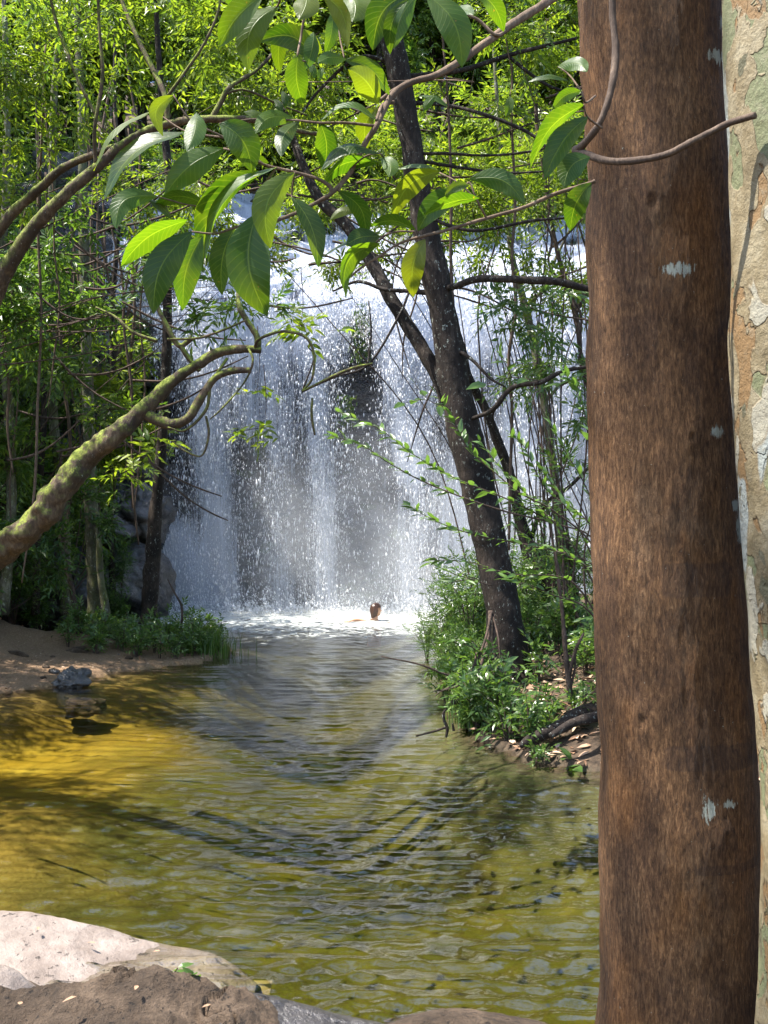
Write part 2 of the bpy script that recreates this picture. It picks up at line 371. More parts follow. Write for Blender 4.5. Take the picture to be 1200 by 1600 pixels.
flecks = wt.noise(wt.map(p, (2.2, 4.5, 1)), 2.6, 6, .72)  # foam flecks, spread further out as painted stand-ins for sun glints
thr = wt.ma('SUBTRACT', .66, wt.ma('MULTIPLY', fm, .26))
fmask = wt.ma('MULTIPLY', wt.mr(wt.ma('SUBTRACT', flecks, thr), -.02, .06), wt.mr(fm, .0, .12))
surf = wt.sh(surf, fo, wt.ma('MULTIPLY', fmask, .85))
va = wt.n('ShaderNodeVolumeAbsorption', {'Color': (.84, .82, .38, 1), 'Density': 1.1}).outputs[0]
water_m = wt.end(surf, va)
water = link('water', mesh_from('water', V, [grid_faces(nx, ny)[:, ::-1], np.column_stack([per, pb, pb2, per2])[:, ::-1],
     np.column_stack([pb, np.full(len(pb), cc), pb2])[:, ::-1]], water_m, True), kind='structure')

# ---------------------------------------------------------------- cliff
def cliff_y(x, z, rough=1.0):
    x = np.asarray(x, float); z = np.asarray(z, float)
    lip = 6.1 + .35 * fbm(st(x * .45, 0 * x, 0 * x), 3, 31) + .25 * np.sin(x * 1.1 + .7)
    und = .55 * sm(z, .3, 3) * (1 - sm(z, lip - 1.6, lip))
    up = np.maximum(z - lip, 0); per_ = .62
    q = (z + 1.1 * fbm(st(x * .5, 0 * z, z * .3), 4, 8)) / per_; fr_ = q - np.floor(q)
    y = 24.25 + und + up * 1.02 + np.where(up > 0, 1, 0) * (sm(fr_, .5, 1) - fr_) * per_ * .7 * sm(up, 0, .3)
    rocky = sm(-x, 4.15, 4.7)                     # dry ledges on the left
    qq = (z + .35 * fbm(st(x * .9, 0 * z, z * .2), 2, 12)) / 1.15; f2 = qq - np.floor(qq)
    ly = 22.5 + (z - 0) * .32 + (sm(f2, .7, 1) - f2) * .55 + .35 * vnoise(st(np.floor(x * .9 + .3 * z), 0 * z, np.floor(qq)), 5)
    y = y * (1 - rocky) + np.minimum(ly, y + .3) * rocky
    y += rough * (.30 * fbm(st(x * .8, 0 * z, z * 1.3), 5, 2) + .06 * fbm(st(x * 4, 0 * z, z * 6), 3, 6))
    return y
cx_ = np.linspace(-10.5, 14.5, 420); cz = np.linspace(-1.6, 9.9, 280)
CX, CZ = np.meshgrid(cx_, cz, indexing='ij'); CY = cliff_y(CX, CZ)
ct = NT('wet dark cliff rock'); p = ct.pos()
cr = ct.ramp(ct.noise(ct.map(p, (1, 1, 2.2)), 2.2, 8, .68), [(.3, (.026, .026, .032)), (.5, (.062, .060, .066)), (.7, (.13, .12, .12))])
nz = ct.n('ShaderNodeSeparateXYZ', {0: ct.n('ShaderNodeNewGeometry').outputs['Normal']}).outputs[2]
cr = ct.mix(ct.ma('MULTIPLY', ct.mr(nz, .1, .7), ct.mr(ct.noise(p, 1.3, 5, .7), .5, .6)), cr, (.035, .06, .012))
cliff_m = ct.end(ct.bsdf(cr, ct.mr(ct.noise(p, 3), .3, .7, .12, .5), ct.bump(ct.noise(p, 9, 8, .7), .9, .08), .6))
link('cliff', mesh_from('cliff', st(CX, CY, CZ).reshape(-1, 3), [grid_faces(420, 280)[:, ::-1]], cliff_m, True), kind='structure')

# ---------------------------------------------------------------- waterfall
def dens(x, z, y=24.0):
    k = 1800.0 / y; px = 600 + x * k; py = 800 - (z - 2) * k
    d = .42 + .06 * sm(px, 640, 760)
    def pl(x0, y0, x1, y1, w_, s_, lo=-999, hi=2000, f=60):
        c_ = x0 + (x1 - x0) * np.clip((py - y0) / (y1 - y0), -.3, 1.2)
        return s_ * np.exp(-((px - c_) / w_) ** 2) * sm(py, lo, lo + f) * (1 - sm(py, hi - f, hi))
    d = d + pl(322, 560, 350, 930, 22, .62, hi=975) + pl(268, 820, 318, 940, 36, .75, lo=790, hi=990, f=50) + pl(432, 560, 440, 900, 20, .25)
    d += pl(490, 560, 512, 930, 18, .38) + pl(606, 480, 630, 700, 22, .48, hi=780) + pl(664, 500, 640, 880, 22, .26)
    d += pl(385, 500, 395, 700, 34, .30, hi=720) + pl(725, 500, 720, 900, 26, .30) + pl(800, 500, 810, 900, 30, .28) + pl(880, 500, 880, 900, 40, .30)
    d += .34 * (1 - sm(py, 500, 610)) - .42 * sm(fbm(st(px * .018, 0 * px, py * .03), 3, 66), .05, .6) * (1 - sm(py, 440, 520))
    d -= .42 * np.exp(-((px - 566) / 22) ** 2) * sm(py, 460, 500) * (1 - sm(py, 620, 700)) + .16 * np.exp(-((px - 430) / 60) ** 2 - ((py - 780) / 90) ** 2)
    d -= .10 * np.exp(-((px - 580) / 45) ** 2) * sm(py, 600, 700)
    left = 262 + 12 * fbm(st(py * .01, 0 * py, 0 * py), 2, 3) - 74 * (1 - sm(py, 470, 520)) - 28 * (1 - sm(py, 560, 640)) + 0 * px
    return d * sm(px, left - 6, left + 10)
def fall_mat(name, bias, fine_s):
    t = NT(name); p = t.pos(); dn = t.attr('dens')
    a1 = t.noise(t.map(p, (3.0, .3, .28)), 1.6, 4, .6, .2); a2 = t.noise(t.map(p, (20, 1, .55)), 1.8, 5, .75); a3 = t.noise(t.map(p, (1, 1, .55)), fine_s, 3, .7)
    s_ = t.ma('ADD', t.ma('ADD', t.ma('MULTIPLY', a1, .30), t.ma('MULTIPLY', a2, .46)), t.ma('MULTIPLY', a3, .24))
    s_ = t.ma('ADD', s_, t.ma('MULTIPLY', t.ma('SUBTRACT', dn, .5), .36))
    al = t.ma('MULTIPLY', t.mr(s_, .47 - bias, .62 - bias), t.mr(dn, .0, .12))
    df = t.n('ShaderNodeBsdfDiffuse', {'Color': (.62, .66, .77, 1), 'Normal': t.bump(s_, .8, .12)}).outputs[0]
    tl = t.n('ShaderNodeBsdfTranslucent', {'Color': (.62, .66, .77, 1)}).outputs[0]
    gl_ = t.n('ShaderNodeBsdfGlossy', {'Color': (1, 1, 1, 1), 'Roughness': .25, 'Normal': t.bump(s_, 1, .1)}).outputs[0]
    b = t.sh(t.sh(df, tl, .5), gl_, .08)
    return t.end(t.sh(t.n('ShaderNodeBsdfTransparent').outputs[0], b, al))
wf = thing('waterfall', 'wide curtain of white falling water dropping over the dark cliff into the pool', 'waterfall', (0.5, 23.6, 0))
def sheet(yf, z0, z1, nz_, bias, fs, dmul, x0=-5.9, x1=9.5):
    xs = np.linspace(x0, x1, 240); zs = np.linspace(z0, z1, nz_); A, B = np.meshgrid(xs, zs, indexing='ij'); Yy = yf(A, B)
    return part('water_sheet', wf, st(A, Yy, B).reshape(-1, 3), [grid_faces(240, nz_)], fall_mat('falling water', bias, fs), attrs={'dens': (np.clip(dens(A, B) * dmul, 0, 1.2) * sm(B, z0 - .3, z0 + .05)).ravel()})
drop_y = lambda off: (lambda x, z: 24.1 - off - .42 * np.sqrt(np.clip(6.6 - z, 0, 7) / 6.6) + .16 * fbm(st(x * .9, 0 * z + off, z * .25), 3, 5))
sheet(lambda x, z: cliff_y(x, z, .9) - .07, -.2, 6.6, 90, -.03, 20, 1)
sheet(drop_y(0), -.2, 6.5, 60, .0, 24, 1)
sheet(drop_y(.42), -.2, 6.3, 60, -.035, 34, 1)
sheet(lambda x, z: cliff_y(x, z, 1.) - .05, 6.2, 9.75, 110, .02, 16, 1, x0=-6.4)
sheet(lambda x, z: cliff_y(x, z, .5) - .18, 6.2, 9.6, 110, -.03, 22, 1, x0=-6.4)
# drops
r = np.random.default_rng(11); n = 520000
px_ = r.uniform(-5.8, 8, n); pz_ = r.uniform(0, 7.2, n) ** 1.0; keep = r.uniform(0, 1, n) < (np.clip(dens(px_, pz_) - .02, 0, 1) ** 1.5 * .52 * (.35 + .9 * sm(vnoise(st(px_ * 2.2, 0 * px_, pz_ * .5), 3), -.4, .5)) + .012)
keep &= dens(px_, pz_) > .03
px_, pz_ = px_[keep], pz_[keep]; n = len(px_)
py_ = drop_y(.2)(px_, pz_) + r.normal(0, .28, n) - .15
sc_ = r.lognormal(-.2, .5, n); rw = .0060 * sc_; rh = rw * r.uniform(1.5, 5.0, n)
ctr = st(px_, py_, pz_); an = r.uniform(0, 6.28, n)
cyc = [np.stack([np.cos(an + q) * rw, np.sin(an + q) * rw, 0 * rw], -1) for q in (0, 2.094, 4.189)]
V = np.stack([ctr + np.stack([0 * rh, 0 * rh, rh], -1)] + [ctr + q for q in cyc] + [ctr - np.stack([0 * rh, 0 * rh, rh * 1.3], -1)], 1)
# splash beads along the foot of the fall
n2 = 9000; sx_ = r.uniform(-4.9, 5.5, n2); k2 = r.uniform(0, 1, n2) < .35 + dens(sx_, 0 * sx_ + .3); sx_ = sx_[k2]; n2 = len(sx_)
sc2 = np.stack([sx_, 23.2 + r.normal(0, .55, n2), np.abs(r.exponential(.14, n2)) + .01], -1); w2 = .011 * r.lognormal(-.1, .5, n2)
V2 = np.stack([sc2 + np.stack([0 * w2, 0 * w2, w2 * 1.4], -1)] + [sc2 + np.stack([np.cos(q) * w2, np.sin(q) * w2, 0 * w2], -1) for q in (0, 2.094, 4.189)] + [sc2 - np.stack([0 * w2, 0 * w2, w2], -1)], 1)
V = np.concatenate([V, V2]); b = np.arange(len(V))[:, None] * 5
dt = NT('water drops'); d_m = dt.end(dt.sh(dt.n('ShaderNodeBsdfDiffuse', {'Color': (.86, .88, .94, 1)}).outputs[0], dt.n('ShaderNodeBsdfTranslucent', {'Color': (.95, .96, .98, 1)}).outputs[0], .5))
part('spray_drops', wf, V.reshape(-1, 3), [np.concatenate([b + q for q in ([0, 1, 2], [0, 2, 3], [0, 3, 1], [4, 2, 1], [4, 3, 2], [4, 1, 3])])], d_m, kind='stuff')
print('drops', n)
# mist where the fall strikes the pool
mt = NT('mist'); p = mt.obj(); sp = mt.n('ShaderNodeSeparateXYZ', {0: p})
ln = mt.n('ShaderNodeVectorMath', {0: p}, operation='LENGTH').outputs['Value']
fall_ = mt.mr(ln, .15, 1.0, 1, 0); den = mt.ma('MULTIPLY', fall_, mt.mr(mt.noise(mt.pos(), .7, 2), .3, .7, .4, 1.3))
mv = mt.n('ShaderNodeVolumeScatter', {'Color': (.84, .90, 1, 1), 'Density': mt.ma('MULTIPLY', den, .24), 'Anisotropy': .2}).outputs[0]
mt.t.links.new(mv, mt.out.inputs[1])
import bmesh
bm = bmesh.new(); bmesh.ops.create_icosphere(bm, subdivisions=3, radius=1)
me = bpy.data.meshes.new('mist'); bm.to_mesh(me); bm.free(); me.materials.append(mt.m)
for (mx, my, mz, rx_, ry_, rz_) in ((1.0, 22.7, .6, 7.0, 1.6, 4.4),):
    o = link('mist', me, kind='stuff', loc=(mx, my, mz)); o.scale = (rx_, ry_, rz_)
    o['label'] = 'soft white mist hanging where the waterfall strikes the pool'
# ---------------------------------------------------------------- the big brown trunk beside the camera
def edges_trunk(D, Lp, Rp, py0, py1, m, n, amp, seed, stains=(), lich=()):
    ys = np.linspace(py0, py1, m)
    Le = spline(np.array(Lp, float), 400); Re = spline(np.array(Rp, float), 400)
    l = np.interp(ys, Le[:, 1], Le[:, 0]); rr = np.interp(ys, Re[:, 1], Re[:, 0])
    cxp = (l + rr) / 2; rad = (rr - l) / 2 * D / FX; cx = (cxp - 600) * D / FX; z = 2 - (ys - 800) * D / FX
    a = np.linspace(0, 2 * np.pi, n, endpoint=False); A, Zg = np.meshgrid(a, z, indexing='xy')
    Rg = rad[:, None] * np.ones(n)[None]; ca, sa = np.cos(A), np.sin(A)
    q = st(ca * .17, sa * .17, Zg)
    d = amp * (1.0 * fbm(q * np.array([55, 55, 9]), 3, seed) + .9 * fbm(q * np.array([150, 150, 22]), 2, seed + 3)) + .0085 * fbm(q * np.array([6, 6, 4]), 3, seed + 5)
    for (ka, kz, kw, kh) in ((-1.9, 2.62, .16, .05), (-.9, 2.32, .12, .03), (-2.2, 1.58, .14, .04), (-1.25, 1.35, .1, .03), (-1.5, 2.15, .09, .025)):
        rr_ = ((np.angle(np.exp(1j * (A - ka))) / kw) ** 2 + ((Zg - kz) / kh) ** 2); d = d + amp * (7 * np.exp(-rr_) - 9 * np.exp(-rr_ * 9))
    Rg = Rg + d
    V = st(cx[:, None] + ca * Rg, D + .0 + sa * Rg, Zg).reshape(-1, 3)
    i = np.arange(m - 1)[:, None] * n; j = np.arange(n)[None]; k = (j + 1) % n
    F = np.stack(np.broadcast_arrays(i + j, i + n + j, i + n + k, i + k), -1).reshape(-1, 4)[:, ::-1]
    PX = 600 + V[:, 0] / D * FX; PY = 800 - (V[:, 2] - 2) / D * FX; front = (np.sin(np.tile(a, m)) < .15)
    sl, ll = np.zeros(len(V)), np.zeros(len(V))
    for (x, y, w_, h_) in stains: sl = np.maximum(sl, (1 - sm(np.abs(PX - x) / w_, .75, 1.1)) * (1 - sm(np.abs(PY - y) / h_, .6, 1.15)) * front)
    for (x, y, w_, h_) in lich: ll = np.maximum(ll, np.clip(1.35 - np.hypot((PX - x) / w_, (PY - y) / h_), 0, 1) * front)
    return V, [F], {'stain': sl, 'lichen': ll}
V, F, A = edges_trunk(2.45, [(903, -1600), (901, -600), (903, 0), (914, 200), (921, 400), (927, 700), (932, 1000), (936, 1200), (940, 1400), (934, 1600), (915, 1900), (860, 2180)],
    [(1120, -1600), (1118, -600), (1132, 0), (1141, 250), (1149, 500), (1158, 700), (1168, 900), (1175, 1100), (1186, 1300), (1197, 1600), (1225, 1900), (1290, 2180)], -1600, 2170, 900, 230, .0011, 40,
    [(1095, 1160, 95, 22), (1115, 1322, 70, 9), (1060, 900, 60, 30)], [(1100, 120, 34, 16), (1125, 132, 12, 22), (1115, 62, 18, 20), (1030, 445, 34, 15), (1128, 368, 20, 13), (1090, 682, 16, 14), (1132, 820, 14, 42), (1074, 1234, 16, 26), (1108, 1228, 16, 10), (1122, 790, 12, 14)])
t = NT('brown furrowed bark'); p = t.pos(); ps = t.map(p, (1, 1, .16)); pm = t.map(p, (1, 1, .45))
ps = t.map(p, (1, 1, .24)); ridg = t.noise(ps, 190, 7, .74, .5); ridg2 = t.noise(t.map(p, (1, 1, .3)), 480, 4, .75)
c = t.ramp(ridg, [(.30, (0.0235, 0.0109, 0.0046)), (.46, (0.0972, 0.0473, 0.0193)), (.56, (0.1677, 0.0853, 0.0368)), (.72, (0.3354, 0.1866, 0.0872))])
pat = t.noise(pm, 9, 6, .68, .6); c = t.mix(t.mr(pat, .42, .62, 0, .72), c, t.ramp(ridg, [(.32, (0.0152, 0.0074, 0.0037)), (.52, (0.0569, 0.0270, 0.0128)), (.72, (0.1341, 0.0704, 0.0339))]))
wm = t.noise(pm, 5, 5, .6); c = t.mix(t.mr(wm, .48, .66, 0, .55), c, t.ramp(ridg, [(.3, (0.0436, 0.0162, 0.0037)), (.52, (0.1643, 0.0676, 0.0165)), (.74, (0.3019, 0.1420, 0.0460))]))
gry = t.noise(t.map(p, (1, 1, .7), (3, 1, 2)), 7, 5, .65); c = t.mix(t.mr(gry, .50, .68, 0, .5), c, t.ramp(ridg, [(.3, (0.0587, 0.0338, 0.0183)), (.52, (0.1760, 0.1055, 0.0569)), (.74, (0.3354, 0.2165, 0.1212))]))
c = t.mix(t.ma('MULTIPLY', t.mr(t.ma('ADD', t.attr('stain'), t.noise(pm, 30, 5, .7)), .95, 1.3), .38), c, (.032, .019, .015))
lm = t.ma('MULTIPLY', t.mr(t.ma('ADD', t.ma('MULTIPLY', t.attr('lichen'), .55), t.ma('MULTIPLY', t.noise(t.map(p, (1, 1, .22)), 150, 4, .75), 1.3)), 1.02, 1.14), t.mr(t.attr('lichen'), .02, .2))
speck = t.mr(t.noise(p, 85, 3, .75), .70, .75, 0, .6)
c = t.mix(t.ma('MAXIMUM', lm, speck), c, (.36, .38, .32))
bark_big = t.end(t.bsdf(c, .82, t.bump(t.ma('ADD', t.ma('ADD', ridg, t.ma('MULTIPLY', ridg2, .6)), t.ma('MULTIPLY', lm, .2)), 1.0, .008), .25))
bt = thing('tree', 'thick brown furrowed trunk with pale lichen spots filling the right of the view', 'tree', P(1120, 2150, 2.45) * np.array([1, 1, 0]) + np.array([0, 0, .25]))
part('trunk', bt, V, F, bark_big, attrs=A); BIG_TREE = bt
# ---------------------------------------------------------------- mottled pale trunk at the frame edge
V, F, A = edges_trunk(2.15, [(1120, -1700), (1124, -600), (1133, 0), (1143, 300), (1149, 550), (1158, 700), (1166, 860), (1176, 1000), (1186, 1150), (1193, 1300), (1196, 1450), (1190, 1650), (1175, 1900), (1120, 2300)],
    [(1420, -1700), (1424, -600), (1440, 0), (1450, 300), (1460, 550), (1468, 700), (1476, 860), (1486, 1000), (1495, 1150), (1500, 1300), (1510, 1450), (1520, 1650), (1560, 1900), (1640, 2300)], -1700, 2290, 500, 180, .0004, 60)
q = V * np.array([1, 1, .8]); V = V + 0
t = NT('mottled flaking bark'); p = t.pos()
def blot(col, src, sc_, off, lo, edge=.012, k=1.0):
    n_ = t.noise(t.map(p, (1, 1, .75), off), sc_, 4, .5, .35); m_ = t.mr(n_, lo, lo + edge, 0, k); rim = t.ma('MULTIPLY', t.mr(n_, lo - .012, lo, 0, 1), t.mr(n_, lo, lo + .02, .45, 0))
    return t.mix(rim, t.mix(m_, col, src), (.10, .07, .035)), m_
c = t.ramp(t.noise(p, 13, 5, .65), [(.32, (0.1014, 0.0760, 0.0369)), (.5, (0.1638, 0.1280, 0.0697)), (.68, (0.2262, 0.1920, 0.1230))])
c, m1 = blot(c, (0.1170, 0.1240, 0.0615), 8, (3, 1, 0), .55); c, m2 = blot(c, (0.1560, 0.0920, 0.0369), 10, (7, 5, 2), .60); c, m3 = blot(c, (0.2340, 0.2160, 0.1640), 6.5, (1, 9, 4), .57); c, m4 = blot(c, (0.2028, 0.2160, 0.1968), 3.2, (5, 2, 8), .61); c, m5 = blot(c, (0.0741, 0.0680, 0.0369), 14, (2, 2, 9), .655)
c = t.mix(t.mr(t.noise(p, 110, 4, .75), .55, .68, 0, .5), c, (0.0936, 0.0720, 0.0410)); c = t.mix(t.mr(t.noise(p, 40, 4, .7), .5, .7, 0, .35), c, (0.1872, 0.1600, 0.1066))
hh = t.ma('ADD', t.ma('ADD', t.ma('MULTIPLY', m1, -.35), t.ma('MULTIPLY', m3, .35)), t.ma('ADD', t.ma('MULTIPLY', m2, -.5), t.ma('MULTIPLY', t.noise(p, 55, 6, .7), .8)))
pale_m = t.end(t.bsdf(c, .75, t.bump(hh, 1.0, .009), .3))
pt = thing('tree', 'pale mottled trunk with flaking cream and olive bark at the right edge', 'tree', P(1380, 2280, 2.15) * np.array([1, 1, 0]) + np.array([0, 0, .2]))
part('trunk', pt, V, F, pale_m)
# ---------------------------------------------------------------- vine round the brown trunk
b = MB(); vp = [(958, -60, 2.2), (957, 20, 2.2), (962, 80, 2.19), (955, 140, 2.17), (938, 190, 2.17), (915, 222, 2.2), (899, 237, 2.24)]
b.tube([P(*q) for q in vp], [.0065, .0065, .0072, .0070, .0068, .0072, .008], 10, 60, .12, 3)
b.tube([P(*q) for q in [(899, 234, 2.24), (920, 243, 2.2), (955, 252, 2.17), (1000, 250, 2.15), (1045, 240, 2.12), (1090, 217, 2.09), (1138, 193, 2.07), (1180, 180, 2.03)]], [.0085, .0075, .007, .0068, .0066, .0064, .006, .006], 10, 60, .12, 4)
b.solo('vine', 'bare brown vine looping across the upper part of the thick brown trunk', 'vine', M['vine'])

# ---------------------------------------------------------------- foreground branch with large leaves
t = NT('large green leaves'); uv = t.attr('luv', True); s = t.n('ShaderNodeSeparateXYZ', {0: uv}); u_, v_ = s.outputs[0], s.outputs[1]
oi = t.n('ShaderNodeObjectInfo').outputs['Random']; av = t.ma('ABSOLUTE', v_)
vein = t.mr(t.ma('ABSOLUTE', t.ma('SUBTRACT', t.ma('FRACT', t.ma('MULTIPLY', t.ma('SUBTRACT', u_, t.ma('MULTIPLY', av, .16)), 13.0)), .5)), 0, .14, 1, 0)
mid = t.mr(av, .015, .06, 1, 0); vm = t.ma('MAXIMUM', t.ma('MULTIPLY', vein, .35), mid)
c = t.ramp(oi, [(0, (.016, .042, .006)), (.4, (.028, .070, .008)), (.75, (.044, .092, .009)), (1, (.085, .105, .012))])
c = t.mix(t.mr(t.noise(t.obj(), 22, 4, .6), .4, .75, 0, .35), c, (.10, .13, .018))
hole = t.mr(t.noise(t.obj(), 140, 2, .5), .735, .76); c = t.mix(t.ma('MULTIPLY', hole, .8), c, (.16, .11, .03))
c = t.mix(t.ma('MULTIPLY', vm, .45), c, (.17, .24, .05)); tc = t.mix(1.0, c, (2.7, 2.5, .40), 'MULTIPLY')
bs = t.bsdf(c, .42, t.bump(t.ma('SUBTRACT', t.noise(t.obj(), 60, 3), vm), .45, .0012), .38)
M['big_leaf'] = t.end(t.sh(bs, t.n('ShaderNodeBsdfTranslucent', {'Color': tc}).outputs[0], .52))
LV = [ # base x,y, tip x,y, width px, lateral bend px, depth
 (234,175,147,267,21,-14,1.62),(271,149,255,213,20,-18,1.55),(307,176,300,252,33,6,1.52),(287,207,163,314,40,-16,1.6),(350,232,257,305,46,-6,1.6),
 (343,193,393,266,50,12,1.55),(246,307,190,367,34,-20,1.58),(327,324,240,322,17,12,1.6),(232,312,268,343,13,4,1.6),(432,262,322,403,30,-22,1.55),
 (410,268,318,420,22,-26,1.58),(293,344,189,416,23,-8,1.5),(300,362,240,491,52,-14,1.5),(316,368,286,485,38,-8,1.53),(368,353,347,461,34,-8,1.6),
 (400,335,418,494,68,-18,1.52),(460,270,423,389,44,-20,1.45),(456,307,497,418,32,-10,1.5),(467,190,445,262,27,-8,1.55),(500,192,502,251,36,8,1.56),
 (462,188,405,226,28,-12,1.57),(588,188,500,190,18,16,1.55),(592,163,546,131,40,6,1.56),(590,168,573,216,30,-10,1.6),(592,240,503,273,24,-18,1.55),
 (590,255,501,292,14,-14,1.6),(594,247,607,290,25,8,1.6),(529,299,571,370,26,14,1.58),(594,370,543,392,32,-4,1.6),(594,381,540,465,22,-22,1.58),
 (593,362,505,400,9,-4,1.6),(687,268,614,337,30,-14,1.6),(621,264,700,278,14,10,1.63),(724,302,653,360,38,-10,1.58),(748,310,662,337,12,-4,1.55),
 (733,290,695,306,16,-4,1.55),(733,280,817,326,34,14,1.6),(664,374,647,460,36,-10,1.5),(649,360,579,353,13,8,1.55),(411,-8,335,56,44,-4,1.5),
 (433,10,388,112,42,-16,1.55),(496,98,400,56,34,18,1.6),(478,-14,470,48,40,6,1.5),(466,86,471,150,36,-6,1.52),(490,50,480,122,22,4,1.6),
 (503,-10,543,78,24,-12,1.55),(540,-12,552,54,50,10,1.6),(538,94,609,130,28,10,1.58),(540,93,500,118,24,-4,1.5),(645,-12,582,66,48,-16,1.5),
 (650,-5,615,88,34,6,1.55),(638,0,610,64,24,-10,1.48),(666,-8,722,106,50,14,1.52),(742,-12,792,30,30,8,1.6),(872,104,908,132,26,8,1.65),
 (908,143,863,172,18,-6,1.62),(912,164,829,262,19,-12,1.6),(918,183,851,281,38,-8,1.6),(922,245,877,300,40,-10,1.64),(924,286,896,354,36,-8,1.66),
 (887,126,825,128,14,6,1.7),(797,150,790,183,14,2,1.8),(440,142,445,170,11,3,1.8),(428,155,439,182,11,-3,1.8),(482,98,492,124,11,2,1.8),(505,105,500,128,10,-2,1.8),
 (560,330,515,345,16,-6,1.65),(420,255,372,262,16,8,1.65),(380,175,420,192,14,4,1.62),(455,35,432,92,26,8,1.62),(388,30,352,10,26,4,1.6),(520,20,508,84,20,4,1.7),
 (702,20,735,48,22,5,1.66),(455,60,500,60,26,-8,1.64),(680,150,662,176,14,2,1.85),(700,168,655,150,12,2,1.9)]
lr = np.random.default_rng(3)
def big_leaf(L, k):
    bx, by, tx, ty, w, bend, D = L
    B, T = P(bx, by, D), P(tx, ty, D); ax = T - B; l = np.linalg.norm(ax); lat = np.array([-(ax[2]), 0, ax[0]]) / l; steep_ = abs(tx - bx) < .3 * abs(ty - by); lat = lat * ((np.sign(lat[0]) or 1) if steep_ else (np.sign(lat[2]) or 1)); bend = bend * 1.3 if steep_ else abs(bend) * 1.5
    real = max(l, .075 + .03 * lr.uniform()) if w > 20 else l
    dz = math.sqrt(max(real ** 2 - l ** 2, 0)) * .6 * (1 if k % 2 else -1); T = T + np.array([0, dz, 0])
    NU, NV = 15, 9; u = np.linspace(0, 1, NU); wr_ = max(.36 * l, w * D / FX) * 1.0; roll = math.acos(min(1, w * D / FX / wr_)) * (1 if k % 3 else -1)
    mid_ = B + (T - B) * u[:, None] + lat * (np.sin(np.pi * u) * bend * D / FX * .8)[:, None] + np.array([0, -1., 0]) * (np.sin(np.pi * u) * l * .10)[:, None]
    tn = nrm(np.gradient(mid_, axis=0)); vw = np.array([0, 1., 0]); s0 = nrm(np.cross(tn, vw)); n0 = np.cross(s0, tn)
    tw = roll + .35 * (u - .5) * lr.uniform(-1, 1)
    sd_ = s0 * np.cos(tw)[:, None] + n0 * np.sin(tw)[:, None]; nn = np.cross(tn, sd_)
    prof = np.clip(np.sin(np.pi * u ** 1.0) ** .80 * (1 - .12 * u) * 1.08, 0, 1); prof[-1] = 0.01; prof[0] = .03
    v = np.linspace(-1, 1, NV)
    wave = .035 * np.sin(u[:, None] * 17 + k) * np.abs(v)[None] ** 2 + .03 * fbm(st(u[:, None] * 5 + k, v[None] * 2, 0 * u[:, None]), 2, k)
    V = mid_[:, None] + sd_[:, None] * (prof[:, None] * v[None] * wr_ / 2)[:, :, None] + nn[:, None] * ((np.abs(v)[None] * prof[:, None] * .22 + wave) * wr_ / 2 * (1 if k % 2 else -1))[:, :, None]
    return V.reshape(-1, 3), grid_faces(NU, NV), st(u[:, None], v[None], 0 * u[:, None] * v[None]).reshape(-1, 3)
fb = thing('leafy_branch', 'close leafy branch with large green backlit leaves reaching down from the top of the view', 'branch', P(860, 0, 1.75))
b = MB()
def tw(pts, r0, r1, mb=None, n=None): 
    m_ = mb or b; q = np.array([P(*z) for z in pts]); m_.tube(q, np.linspace(r0, r1, len(q)), 8, n or len(q) * 7, .10, len(q))
tw([(1010,-110,1.8),(930,-45,1.78),(860,0,1.75),(800,38,1.72),(760,66,1.7),(720,95,1.68),(680,118,1.66),(640,130,1.65),(612,150,1.63),(588,197,1.6),(571,223,1.6),(548,268,1.6),(519,301,1.58),(495,316,1.58),(467,331,1.57)],.0072,.0024)
tw([(640,128,1.65),(615,142,1.66),(594,157,1.66)],.004,.003); tw([(615,160,1.64),(598,164,1.62),(588,188,1.56)],.003,.002)
tw([(519,301,1.58),(514,290,1.58),(495,279,1.58),(456,268,1.58),(412,257,1.58),(380,240,1.57),(350,232,1.6)],.003,.0014)
tw([(467,331,1.57),(430,345,1.56),(397,350,1.56),(368,355,1.56),(336,365,1.54),(300,362,1.53)],.0026,.0013)
tw([(397,335,1.54),(405,300,1.55),(432,262,1.55)],.0015,.0015); tw([(336,365,1.54),(327,340,1.58),(327,324,1.6),(293,320,1.6),(246,307,1.58)],.0016,.001)
tw([(412,257,1.58),(350,215,1.58),(300,190,1.56),(271,149,1.56)],.0018,.001); tw([(350,215,1.58),(290,205,1.6),(240,172,1.62)],.0016,.001)
tw([(588,197,1.6),(540,192,1.58),(500,192,1.56),(462,188,1.56),(400,186,1.56),(343,193,1.55)],.0022,.001)
tw([(800,38,1.72),(776,55,1.7),(745,30,1.7),(700,12,1.68),(666,-8,1.6),(640,-14,1.55)],.0028,.0018)
tw([(930,283,1.68),(917,288,1.68),(870,302,1.66),(816,325,1.64),(760,341,1.62),(696,360,1.6),(664,368,1.58),(625,380,1.6),(593,400,1.6),(565,418,1.6),(548,432,1.6)],.0032,.0014)
tw([(760,341,1.62),(745,312,1.6),(733,285,1.6),(724,302,1.6)],.0016,.001); tw([(745,312,1.6),(715,285,1.6),(687,270,1.62)],.0013,.001)
tw([(649,362,1.58),(620,362,1.58),(594,370,1.58)],.0014,.001); tw([(930,150,1.7),(915,160,1.65),(908,143,1.64),(890,118,1.66),(872,104,1.67)],.0018,.001)
tw([(940,200,1.68),(918,183,1.62),(912,164,1.6)],.0018,.001); tw([(640,-30,1.5),(560,-40,1.55),(500,-20,1.55),(440,-22,1.5),(411,-8,1.5)],.0035,.0022)
tw([(500,-20,1.55),(478,20,1.55),(470,60,1.55),(466,90,1.53),(484,98,1.6)],.0022,.001); tw([(440,-22,1.5),(433,10,1.55),(400,30,1.6)],.0018,.001)
